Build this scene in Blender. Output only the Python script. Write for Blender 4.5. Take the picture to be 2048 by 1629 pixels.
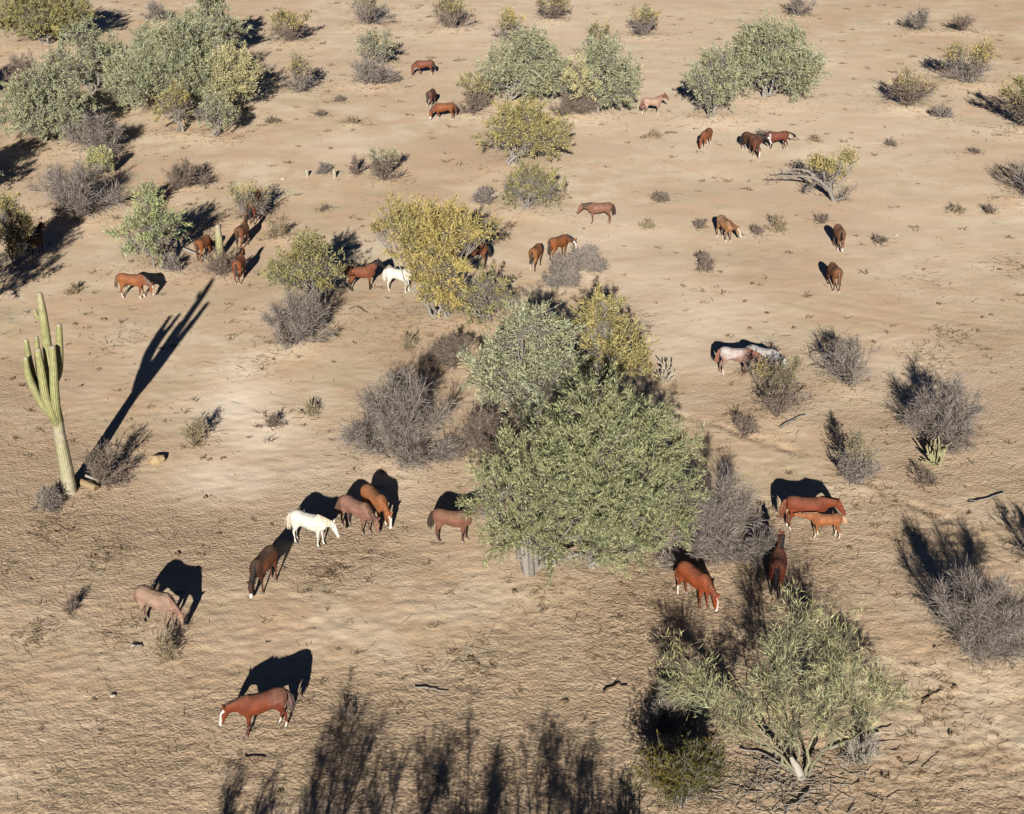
import bpy, bmesh, math
import numpy as np
from mathutils import Vector

# ------------------------------------------------------------------ scene
for o in list(bpy.data.objects):
    bpy.data.objects.remove(o, do_unlink=True)
S = bpy.context.scene
COL = S.collection
R = math.radians

# ------------------------------------------------------------------ camera
CAM_H, PITCH, FPX = 27.0, R(24.5), 3000.0          # drone height, downward tilt, focal length in photo pixels
cam_d = bpy.data.cameras.new('camera')
cam = bpy.data.objects.new('camera', cam_d)
COL.objects.link(cam)
cam.location = (0, 0, CAM_H)
cam.rotation_euler = (R(90) - PITCH, 0, 0)
cam_d.sensor_width = 36
cam_d.lens = FPX / 2048 * 36
cam_d.clip_start = 0.5
cam_d.clip_end = 6000
S.camera = cam

# ------------------------------------------------------------------ sky, sun, exposure
SUN_EL, SUN_AZ = R(18.4), R(3.0)                    # low sun behind the camera; shadows run away from it
W = bpy.data.worlds.new('World')
S.world = W
W.use_nodes = True
wn = W.node_tree.nodes
wl = W.node_tree.links
bg = wn['Background']
sky = wn.new('ShaderNodeTexSky')
sky.sky_type = 'NISHITA'
sky.sun_disc = False
sky.sun_elevation = SUN_EL
sky.sun_rotation = R(180) + SUN_AZ
sky.altitude = 500
sky.air_density = 0.15
sky.dust_density = 0.0
sky.ozone_density = 3.0
wl.new(sky.outputs[0], bg.inputs['Color'])
bg.inputs['Strength'].default_value = 0.05
sun_d = bpy.data.lights.new('sun', 'SUN')
sun_d.energy = 5.0
sun_d.angle = R(0.5)
sun_d.color = (1.0, 0.95, 0.86)
sun = bpy.data.objects.new('sun', sun_d)
COL.objects.link(sun)
sun.rotation_euler = Vector((math.sin(SUN_AZ) * math.cos(SUN_EL), math.cos(SUN_AZ) * math.cos(SUN_EL),
                             -math.sin(SUN_EL))).to_track_quat('-Z', 'Y').to_euler()
S.view_settings.view_transform = 'Standard'
S.view_settings.look = 'None'
S.view_settings.gamma = 1
S.view_settings.use_curve_mapping = False
S.view_settings.exposure = 1.4
S.render.engine = 'CYCLES'
S.cycles.max_bounces = 4
S.cycles.diffuse_bounces = 2
S.cycles.transparent_max_bounces = 4

# ------------------------------------------------------------------ measuring: photo pixel -> metres on the ground
TY = 814.5


def ground_y(py):
    return CAM_H / math.tan(PITCH + math.atan((py - TY) / FPX))


def depth_of(Y, Z=0.0):
    return Y * math.cos(PITCH) + (CAM_H - Z) * math.sin(PITCH)


def at(px, py):
    Y = ground_y(py)
    return (px - 1024) / FPX * depth_of(Y), Y


def above(px, py, Y):
    """point seen at a pixel, standing at ground distance Y"""
    Z = CAM_H - Y * math.tan(PITCH + math.atan((py - TY) / FPX))
    return (px - 1024) / FPX * depth_of(Y, Z), Z


def ppm(py):
    return FPX / depth_of(ground_y(py))


# ------------------------------------------------------------------ value noise for the terrain
def vnoise(x, y, seed):
    xi = np.floor(x).astype(np.int64)
    yi = np.floor(y).astype(np.int64)
    fx = x - xi
    fy = y - yi
    fx = fx * fx * (3 - 2 * fx)
    fy = fy * fy * (3 - 2 * fy)

    def h(a, b):
        n = (a * 374761393 + b * 668265263 + seed * 974634777) & 0xffffffff
        n = ((n ^ (n >> 13)) * 1274126177) & 0xffffffff
        return ((n ^ (n >> 16)) & 0xffff) / 65535.0
    return (h(xi, yi) * (1 - fx) + h(xi + 1, yi) * fx) * (1 - fy) + (h(xi, yi + 1) * (1 - fx) + h(xi + 1, yi + 1) * fx) * fy - 0.5


def seg_dist(x, y, pts):
    best = np.full(np.shape(x), 1e9)
    for (ax, ay), (bx, by) in zip(pts[:-1], pts[1:]):
        dx, dy = bx - ax, by - ay
        t = np.clip(((x - ax) * dx + (y - ay) * dy) / (dx * dx + dy * dy), 0, 1)
        best = np.minimum(best, np.hypot(x - ax - t * dx, y - ay - t * dy))
    return best


TRAIL = [at(*p) for p in ((1330, 822), (1440, 850), (1560, 892), (1700, 950), (1830, 1010), (1960, 1070), (2060, 1110))]
TRACK = [at(*p) for p in ((1560, 590), (1700, 620), (1860, 645), (2060, 672))]
MOUNDS = []          # (x, y, radius, height): sand gathered round the shrubs, filled from the plant list below


def ground_z(x, y, fine=True):
    x = np.asarray(x, float)
    y = np.asarray(y, float)
    z = 0.10 * vnoise(x / 14, y / 14, 1) + 0.07 * vnoise(x / 4.3, y / 4.3, 2)
    if fine:
        far = np.clip((y - 40) / 60, 0, 1)
        z = z + 0.03 * vnoise(x / 1.3, y / 1.3, 3) + (0.026 - 0.022 * far) * vnoise(x / 0.50, y / 0.36, 4) + (0.046 - 0.044 * far) * vnoise(x / 0.24, y / 0.15, 5)
    wob = 0.5 * vnoise(x / 1.5, y / 1.5, 6)
    d = seg_dist(x, y, TRAIL) + wob
    brk = np.clip(0.6 + 2.2 * vnoise(x / 0.9, y / 0.9, 8), 0, 1)
    z = z - 0.07 * brk * np.exp(-(d / 0.15) ** 2) + 0.006 * np.exp(-((d - 0.5) / 0.3) ** 2)
    d2 = seg_dist(x, y, TRACK)
    z = z - 0.015 * np.exp(-((d2 - 0.7) / 0.25) ** 2)
    for mx, my, mr, mh in MOUNDS:
        z = z + mh * np.exp(-((x - mx) ** 2 + (y - my) ** 2) / (mr * mr))
    return z


# ------------------------------------------------------------------ materials
def mat(name, rough=0.8, spec=0.2):
    m = bpy.data.materials.new(name)
    m.use_nodes = True
    nt = m.node_tree
    b = nt.nodes['Principled BSDF']
    b.inputs['Roughness'].default_value = rough
    b.inputs['Specular IOR Level'].default_value = spec
    return m, nt, b


def node(nt, typ, **kw):
    n = nt.nodes.new(typ)
    for k, v in kw.items():
        if k in n.inputs.keys():
            n.inputs[k].default_value = v
        else:
            setattr(n, k, v)
    return n


def ramp(nt, fac, stops):
    r = nt.nodes.new('ShaderNodeValToRGB')
    e = r.color_ramp.elements
    while len(e) < len(stops):
        e.new(0.5)
    for i, (p, c) in enumerate(stops):
        e[i].position = p
        e[i].color = (*c, 1) if len(c) == 3 else c
    nt.links.new(fac, r.inputs[0])
    return r.outputs[0]


def mixc(nt, fac, a, b, blend='MIX'):
    n = nt.nodes.new('ShaderNodeMix')
    n.data_type = 'RGBA'
    n.blend_type = blend
    for sock, v in ((n.inputs[0], fac), (n.inputs[6], a), (n.inputs[7], b)):
        if hasattr(v, 'links'):
            nt.links.new(v, sock)
        elif isinstance(v, (int, float)):
            sock.default_value = v
        else:
            sock.default_value = (*v, 1)
    return n.outputs[2]


def leaf_mat(name, dark, light, warm, rough=0.6):
    """foliage: every sprig its own tone, 'tint' carries clump to clump differences"""
    m, nt, b = mat(name, rough, 0.15)
    g = nt.nodes.new('ShaderNodeNewGeometry')
    a = node(nt, 'ShaderNodeAttribute', attribute_name='tint')
    base = mixc(nt, g.outputs['Random Per Island'], dark, light)
    f = nt.nodes.new('ShaderNodeMath')
    f.operation = 'MULTIPLY'
    f.use_clamp = True
    nt.links.new(a.outputs['Fac'], f.inputs[0])
    f.inputs[1].default_value = 1.0
    c = mixc(nt, f.outputs[0], base, warm)
    nt.links.new(c, b.inputs['Base Color'])
    return m


def wood_mat(name, c0, c1, rough=0.85):
    m, nt, b = mat(name, rough, 0.1)
    g = nt.nodes.new('ShaderNodeNewGeometry')
    tc = nt.nodes.new('ShaderNodeTexCoord')
    n = node(nt, 'ShaderNodeTexNoise', Scale=9.0, Detail=4.0)
    nt.links.new(tc.outputs['Object'], n.inputs['Vector'])
    mx = nt.nodes.new('ShaderNodeMath')
    mx.operation = 'ADD'
    nt.links.new(n.outputs[0], mx.inputs[0])
    nt.links.new(g.outputs['Random Per Island'], mx.inputs[1])
    h = nt.nodes.new('ShaderNodeMath')
    h.operation = 'MULTIPLY'
    nt.links.new(mx.outputs[0], h.inputs[0])
    h.inputs[1].default_value = 0.6
    c = mixc(nt, h.outputs[0], c0, c1)
    nt.links.new(c, b.inputs['Base Color'])
    bp = node(nt, 'ShaderNodeBump', Strength=0.5, Distance=0.02)
    nt.links.new(n.outputs[0], bp.inputs['Height'])
    nt.links.new(bp.outputs[0], b.inputs['Normal'])
    return m


M = {
    'ironwood': leaf_mat('ironwood leaves', (0.040, 0.050, 0.024), (0.212, 0.218, 0.120), (0.22, 0.21, 0.10)),
    'fresh': leaf_mat('fresh green sprigs', (0.065, 0.085, 0.038), (0.225, 0.245, 0.135), (0.26, 0.25, 0.09)),
    'bluegreen': leaf_mat('grey green leaves', (0.068, 0.075, 0.046), (0.225, 0.232, 0.152), (0.24, 0.215, 0.11)),
    'yellow': leaf_mat('yellow green sprigs', (0.070, 0.062, 0.026), (0.235, 0.205, 0.092), (0.265, 0.200, 0.065)),
    'olive': leaf_mat('olive leaves', (0.055, 0.055, 0.028), (0.19, 0.178, 0.085), (0.24, 0.19, 0.065)),
    'creosote': leaf_mat('creosote leaves', (0.014, 0.017, 0.004), (0.060, 0.058, 0.011), (0.105, 0.075, 0.015)),
    'pale': leaf_mat('pale palo verde twigs', (0.12, 0.13, 0.07), (0.29, 0.30, 0.17), (0.31, 0.275, 0.12)),
    'twig': wood_mat('grey twigs', (0.048, 0.040, 0.036), (0.182, 0.156, 0.138)),
    'browntwig': wood_mat('brown twigs', (0.045, 0.033, 0.027), (0.150, 0.118, 0.095)),
    'bark': wood_mat('grey bark', (0.055, 0.048, 0.042), (0.175, 0.158, 0.14)),
    'palebark': wood_mat('bleached wood', (0.11, 0.098, 0.082), (0.25, 0.225, 0.19)),
    'greenbark': wood_mat('green bark', (0.050, 0.048, 0.030), (0.150, 0.142, 0.090)),
    'straw': wood_mat('dry straw', (0.10, 0.077, 0.05), (0.21, 0.168, 0.11)),
    'litter': wood_mat('dark litter', (0.045, 0.030, 0.018), (0.13, 0.09, 0.055)),
    'tanwood': wood_mat('tan wood', (0.13, 0.095, 0.055), (0.21, 0.155, 0.09)),
}


# ------------------------------------------------------------------ geometry helpers
def link(name, me, parent=None):
    o = bpy.data.objects.new(name, me)
    COL.objects.link(o)
    if parent:
        o.parent = parent
    return o


def empty(name, loc, label, cat, group=None, rz=0.0):
    o = bpy.data.objects.new(name, None)
    COL.objects.link(o)
    o.empty_display_size = 0.3
    o.location = loc
    o.rotation_euler = (0, 0, rz)
    o['label'] = label
    o['category'] = cat
    if group:
        o['group'] = group
    return o


def quad_mesh(name, V, F, material, smooth=False, tint=None):
    me = bpy.data.meshes.new(name)
    V = np.ascontiguousarray(V, np.float32).reshape(-1, 3)
    F = np.ascontiguousarray(F, np.int32).reshape(-1, 4)
    me.vertices.add(len(V))
    me.vertices.foreach_set('co', V.ravel())
    me.loops.add(F.size)
    me.loops.foreach_set('vertex_index', F.ravel())
    me.polygons.add(len(F))
    me.polygons.foreach_set('loop_start', np.arange(0, F.size, 4, dtype=np.int32))
    me.polygons.foreach_set('loop_total', np.full(len(F), 4, np.int32))
    if smooth:
        me.polygons.foreach_set('use_smooth', np.ones(len(F), bool))
    me.materials.append(material)
    if tint is not None:
        a = me.attributes.new('tint', 'FLOAT', 'FACE')
        a.data.foreach_set('value', np.asarray(tint, np.float32))
    me.update()
    return me


def unit(v):
    return v / np.maximum(np.linalg.norm(v, axis=-1, keepdims=True), 1e-9)


def prisms(P0, P1, R0, R1, sides=3):
    """many straight tapered sticks at once"""
    P0 = np.asarray(P0, float)
    P1 = np.asarray(P1, float)
    n = len(P0)
    d = unit(P1 - P0)
    ref = np.where(np.abs(d[:, 2:3]) > 0.9, np.array([[1.0, 0, 0]]), np.array([[0, 0, 1.0]]))
    u = unit(np.cross(d, ref))
    v = np.cross(d, u)
    a = np.arange(sides) * 2 * math.pi / sides
    ring = u[:, None, :] * np.cos(a)[None, :, None] + v[:, None, :] * np.sin(a)[None, :, None]
    V = np.concatenate([P0[:, None, :] + ring * np.asarray(R0)[:, None, None], P1[:, None, :] + ring * np.asarray(R1)[:, None, None]], 1)
    k = np.arange(sides)
    f = np.stack([k, (k + 1) % sides, (k + 1) % sides + sides, k + sides], 1)
    F = (np.arange(n) * 2 * sides)[:, None, None] + f[None]
    return V.reshape(-1, 3), F.reshape(-1, 4)


def blades(P0, D, L, Wd, rng):
    """leaf sprigs: one diamond shaped face each"""
    n = len(P0)
    D = unit(D)
    side = unit(np.cross(D, rng.normal(size=(n, 3))))
    L = np.asarray(L)[:, None]
    Wd = np.asarray(Wd)[:, None]
    mid = P0 + D * L * 0.5
    V = np.stack([P0, mid + side * Wd * 0.5, P0 + D * L, mid - side * Wd * 0.5], 1)
    F = np.arange(n * 4).reshape(-1, 4)
    return V.reshape(-1, 3), F


def join(parts):
    Vs, Fs, off = [], [], 0
    for V, F in parts:
        Vs.append(V)
        Fs.append(F + off)
        off += len(V)
    return np.concatenate(Vs), np.concatenate(Fs)


def polytube(path, radii, sides=7):
    """one continuous limb along a path"""
    path = np.asarray(path, float)
    n = len(path)
    t = np.gradient(path, axis=0)
    t = unit(t)
    ref = np.array([0.31, 0.95, 0.05])
    u = unit(np.cross(t, ref[None]))
    v = np.cross(t, u)
    a = np.arange(sides) * 2 * math.pi / sides
    V = path[:, None] + (u[:, None] * np.cos(a)[None, :, None] + v[:, None] * np.sin(a)[None, :, None]) * np.asarray(radii)[:, None, None]
    F = []
    for i in range(n - 1):
        for k in range(sides):
            F.append((i * sides + k, i * sides + (k + 1) % sides, (i + 1) * sides + (k + 1) % sides, (i + 1) * sides + k))
    return V.reshape(-1, 3), np.array(F)


def grow_path(rng, p0, d0, length, nseg, curl=0.25, up=0.05):
    p = np.array(p0, float)
    d = unit(np.array(d0, float))
    out = [p.copy()]
    for _ in range(nseg):
        d = unit(d + rng.normal(size=3) * curl + np.array([0, 0, up]))
        p = p + d * length / nseg
        p[2] = max(p[2], 0.03)
        out.append(p.copy())
    return np.array(out)


def bez_path(rng, a, c, b, nseg, wig):
    t = np.linspace(0, 1, nseg + 1)[:, None]
    p = (1 - t) ** 2 * a + 2 * t * (1 - t) * c + t * t * b
    w = rng.normal(size=p.shape) * wig
    w[0] = 0
    return p + w


# ------------------------------------------------------------------ plant builders (each returns parts in local metres)
def build_shrub(root, rng, Wd, H, px, leaf=None, wood='twig', n0=14, tilt=(5, 65), leaf_amt=1.0, leaf_low=0.35, twig_amt=1.0, off=(0, 0), stem_r=0.022, leaf_len=0.1):
    """many stems from one crown, forking into twigs: bursage, creosote, bare desert shrubs"""
    s = px / 2.0                                          # render pixels per metre
    tw_r = max(0.007, 0.24 / s)
    stems = []
    for i in range(n0):
        az = rng.uniform(0, 2 * math.pi)
        tl = R(rng.uniform(*tilt))
        L = 1.0 / math.sqrt((math.sin(tl) / (Wd * 0.5)) ** 2 + (math.cos(tl) / H) ** 2) * rng.uniform(0.72, 0.98)
        d = np.array([math.sin(tl) * math.cos(az), math.sin(tl) * math.sin(az) * 0.9, math.cos(tl)])
        b = np.array([math.cos(az) * 0.06 * Wd * rng.uniform(0, 1), math.sin(az) * 0.06 * Wd * rng.uniform(0, 1), -0.03])
        p = grow_path(rng, b, d + np.array([off[0] / max(H, .3) * 0.6, off[1] / max(H, .3) * 0.6, 0]), L, 5, 0.10, 0.04)
        stems.append((p, stem_r * rng.uniform(0.6, 1.2)))
    subs = []
    for p, r in stems:
        L = np.linalg.norm(p[-1] - p[0])
        for k in range(rng.integers(4, 7)):
            t = rng.uniform(0.2, 0.92)
            i = min(int(t * 5), 4)
            q = p[i] + (p[i + 1] - p[i]) * (t * 5 - i)
            d = unit(p[i + 1] - p[i]) + rng.normal(size=3) * 0.55
            subs.append((grow_path(rng, q, d, L * rng.uniform(0.22, 0.45) * (1.15 - 0.5 * t), 3, 0.18, 0.05), r * 0.5))
    A, B, RA, RB = [], [], [], []
    for p, r in stems + subs:
        n = len(p) - 1
        rr = np.maximum(np.linspace(r, r * 0.35, n + 1), tw_r)
        A.append(p[:-1]); B.append(p[1:]); RA.append(rr[:-1]); RB.append(rr[1:])
    A = np.concatenate(A); B = np.concatenate(B)
    V, F = prisms(A, B, np.concatenate(RA), np.concatenate(RB), 4)
    link('stems', quad_mesh('stems', V, F, M[wood]), root)
    # twigs
    tl = max(0.16, 0.09 * min(Wd, 2.5 * H))
    n = int(np.clip(twig_amt * 2.7 * Wd * H * 0.75 / (tl * 2 * tw_r), 60, 12000))
    wgt = np.linalg.norm(B - A, axis=1) * (0.25 + np.linalg.norm(A, axis=1) / max(H, Wd / 2))
    idx = rng.choice(len(A), n, p=wgt / wgt.sum())
    t = rng.uniform(0, 1, (n, 1))
    P = A[idx] + (B[idx] - A[idx]) * t
    D = unit(unit(B[idx] - A[idx]) + rng.normal(size=(n, 3)) * 0.62 + np.array([0, 0, 0.12]))
    LL = tl * rng.uniform(0.6, 1.9, n)
    Q = P + D * LL[:, None]
    k = int(n * 1.0)
    i2 = rng.choice(n, k)
    t2 = rng.uniform(0.3, 1, (k, 1))
    P2 = P[i2] + (Q[i2] - P[i2]) * t2
    D2 = unit(D[i2] + rng.normal(size=(k, 3)) * 0.8)
    Q2 = P2 + D2 * (tl * rng.uniform(0.4, 1.1, k))[:, None]
    P = np.concatenate([P, P2]); Q = np.concatenate([Q, Q2]); Dn = np.concatenate([D, D2])
    Q[:, 2] = np.maximum(Q[:, 2], 0.02)
    V, F = blades(P, Q - P, np.linalg.norm(Q - P, axis=1), np.full(len(P), tw_r * 1.9), rng)
    o = link('twigs', quad_mesh('twigs', V, F, M[wood]), root)
    o['kind'] = 'stuff'
    if leaf:
        ll = max(leaf_len, 2.4 / s)
        lw = max(ll * 0.3, 0.75 / s)
        m = int(np.clip(leaf_amt * 2.2 * Wd * H * 0.7 / (ll * lw * 0.5), 40, 22000))
        zz = P[:, 2] / H
        w = np.clip((zz - leaf_low) / 0.35, 0.0, 1) ** 1.2 + 0.004
        idx = rng.choice(len(P), m, p=w / w.sum())
        C = P[idx] + (Q[idx] - P[idx]) * rng.uniform(0.1, 1, (m, 1)) + rng.normal(size=(m, 3)) * 0.02
        D = Dn[idx] + rng.normal(size=(m, 3)) * 0.6
        V, F = blades(C, D, ll * rng.uniform(0.6, 1.4, m), lw * rng.uniform(0.7, 1.3, m), rng)
        tint = np.clip(0.30 + 1.6 * vnoise(C[:, 0] * 1.1 + 7, C[:, 2] * 1.1 + C[:, 1], int(rng.integers(1, 999))) + rng.normal(size=m) * 0.10, 0, 0.9)
        o = link('foliage', quad_mesh('foliage', V, F, M[leaf], tint=tint), root)
        o['kind'] = 'stuff'


def auto_blobs(rng, Wd, H, off, low=0.1, nb=16, flare=0.3):
    """a ragged crown: lobes of many sizes, a few pushed up to the top, gaps between them"""
    out = []
    for i in range(nb):
        a = 2 * math.pi * ((i * 0.618) % 1) + rng.uniform(0, 0.6)
        k = math.sqrt(rng.uniform(0.0, 1)) if i > 2 else rng.uniform(0, 0.35)
        rr = k * Wd * 0.36
        rad = Wd * rng.uniform(0.10, 0.19)
        rz = min(rad * rng.uniform(0.65, 1.0), 0.3 * H)
        top = H * (1.0 - 0.40 * k * k) - rz * 0.95
        z = top if i < 3 else rng.uniform(min((low + flare * k * k) * H + rz * 0.7, top), top)
        out.append((off[0] + rr * math.cos(a), off[1] + rr * math.sin(a) * 0.85, max(z, rz * 0.6), rad, rad, rz))
    return out


def build_tree(root, rng, blobs, px, leaf, wood='bark', trunks=((0, 0),), trunk_r=0.13, dens=1.0, leaf_len=0.22, leaf_w=0.045, tint0=0.2, bare=0.15, leaf2=None, frac2=0.0, clump=0.42, upbias=0.35, twigs=1.0, twig_mat='twig', per=34, minpx=0.78, stray=0.20):
    s = px / 2.0
    blobs = [tuple(b) for b in blobs]
    cx = np.mean([b[0] for b in blobs])
    parts, A, B, RA, RB = [], [], [], [], []
    ends = []
    order = sorted(range(len(blobs)), key=lambda i: math.atan2(blobs[i][1] * 0.6 + 0.01 * i, blobs[i][0] - trunks[0][0]))
    nmain = int(min(6, max(2, round(len(blobs) / 3.6))))
    groups = [g_ for g_ in np.array_split(np.array(order), nmain) if len(g_)]
    limbs = []
    for gi, g_ in enumerate(groups):                          # a few crooked main limbs, each feeding its own lobes
        t0 = np.array([*trunks[gi % len(trunks)], -0.05])
        cen = np.mean([np.array(blobs[i][:3]) for i in g_], 0)
        tip = t0 + (cen - t0) * 0.62
        ctrl = t0 + (tip - t0) * 0.45 + rng.normal(size=3) * 0.12 * np.linalg.norm(tip - t0) * np.array([1, 1, .4])
        p = bez_path(rng, t0 + rng.normal(size=3) * np.array([0.06, 0.06, 0]), ctrl, tip, 7, 0.03 + 0.018 * tip[2])
        r = np.linspace(trunk_r * rng.uniform(0.75, 1.1), trunk_r * 0.5, 8)
        r[0] *= 1.3
        parts.append(polytube(p, np.maximum(r, 0.22 / s), 7))
        for i in g_:
            limbs.append((blobs[i], p))
    for b, mp in limbs:
        c = np.array(b[:3])
        t0 = mp[rng.integers(3, 8)]
        p = bez_path(rng, t0, (t0 + c) / 2 + rng.normal(size=3) * 0.10 * np.linalg.norm(c - t0), c, 8, 0.03 + 0.010 * c[2])
        r = np.linspace(trunk_r * 0.5, trunk_r * 0.16, 9)
        parts.append(polytube(p, np.maximum(r, 0.2 / s), 6))
        for k in range(9):                                   # secondary limbs inside each lobe
            u = unit(rng.normal(size=3))
            e = c + u * np.array(b[3:6]) * rng.uniform(0.55, 0.92)
            e[2] = max(e[2], 0.15)
            i = rng.integers(4, 8)
            q = bez_path(rng, p[i], (p[i] + e) / 2 + rng.normal(size=3) * 0.15, e, 4, 0.03)
            rr = np.maximum(np.linspace(trunk_r * 0.28, trunk_r * 0.08, 5), 0.18 / s)
            A.append(q[:-1]); B.append(q[1:]); RA.append(rr[:-1]); RB.append(rr[1:])
            ends.append((q[2], q[4]))
    V, F = join(parts)
    link('trunk', quad_mesh('trunk', V, F, M[wood], smooth=True), root)
    V, F = prisms(np.concatenate(A), np.concatenate(B), np.concatenate(RA), np.concatenate(RB), 4)
    link('branches', quad_mesh('branches', V, F, M[wood]), root)['kind'] = 'stuff'
    # bare twigs showing in the gaps
    if twigs > 0:
        E0 = np.array([e[0] for e in ends]); E1 = np.array([e[1] for e in ends])
        n = int(len(ends) * 14 * twigs)
        i = rng.integers(0, len(ends), n)
        P = E0[i] + (E1[i] - E0[i]) * rng.uniform(0, 1, (n, 1))
        D = unit(unit(E1[i] - E0[i]) + rng.normal(size=(n, 3)) * 0.7)
        L = rng.uniform(0.25, 0.7, n)
        rr = np.full(n, max(0.008, 0.17 / s))
        V, F = blades(P, D, L, rr * 2.6, rng)
        o = link('twigs', quad_mesh('twigs', V, F, M[twig_mat]), root)
        o['kind'] = 'stuff'
    # foliage
    ll = max(leaf_len, 2.9 / s)
    lw = max(leaf_w, minpx / s)
    PP, DD, TT = [], [], []
    for b in blobs:
        c = np.array(b[:3]); r = np.array(b[3:6])
        area = math.pi * r[0] * r[2] * 2.4
        n = int(dens * 1.35 * area / (ll * lw * 0.5))
        nc = max(7, int(n / per))                            # plumes: sprigs set along outward growing branchlets
        u = unit(rng.normal(size=(nc, 3)))
        cc = c + u * r * 0.80 * (rng.uniform(0.1, 1.25, (nc, 1)) ** 0.5)
        cc[:, 2] = np.maximum(cc[:, 2], 0.15)
        pd = unit(unit((cc - c) / r) * 0.55 + rng.normal(size=(nc, 3)) * 0.42 + np.array([0, 0, upbias]))
        pl = clump * rng.uniform(0.8, 2.6, nc)
        ctint = rng.normal(size=nc) * 0.16
        w_ = rng.gamma(1.2, 1.0, nc)
        ci = rng.choice(nc, n, p=w_ / w_.sum())
        t = rng.uniform(0, 1, n)
        P = cc[ci] + pd[ci] * (t * pl[ci])[:, None] + rng.normal(size=(n, 3)) * (clump * stray * (1.15 - 0.6 * t))[:, None]
        P[:, 2] = np.maximum(P[:, 2], 0.06)
        D = pd[ci] * 0.75 + rng.normal(size=(n, 3)) * 0.5
        PP.append(P); DD.append(D)
        bt = b[6] if len(b) > 6 else 0.0
        TT.append(np.clip(tint0 + bt + ctint[ci] + rng.normal(size=n) * 0.08, 0, 1))
    P = np.concatenate(PP); D = np.concatenate(DD); T = np.concatenate(TT)
    n = len(P)
    V, F = blades(P, D, ll * rng.uniform(0.55, 1.35, n), lw * rng.uniform(0.7, 1.3, n), rng)
    o = link('crown', quad_mesh('crown', V, F, M[leaf], tint=T), root)
    o['kind'] = 'stuff'
    return n


def plant_dims(px, py, x0, x1, ytop):
    X, Y = at(px, py)
    s = ppm(py)
    Wd = (x1 - x0) / s
    _, H = above(px, ytop, Y + 0.22 * Wd)
    return X, Y, s, Wd, max(H, 0.15), ((x0 + x1) / 2 - px) / s



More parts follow.
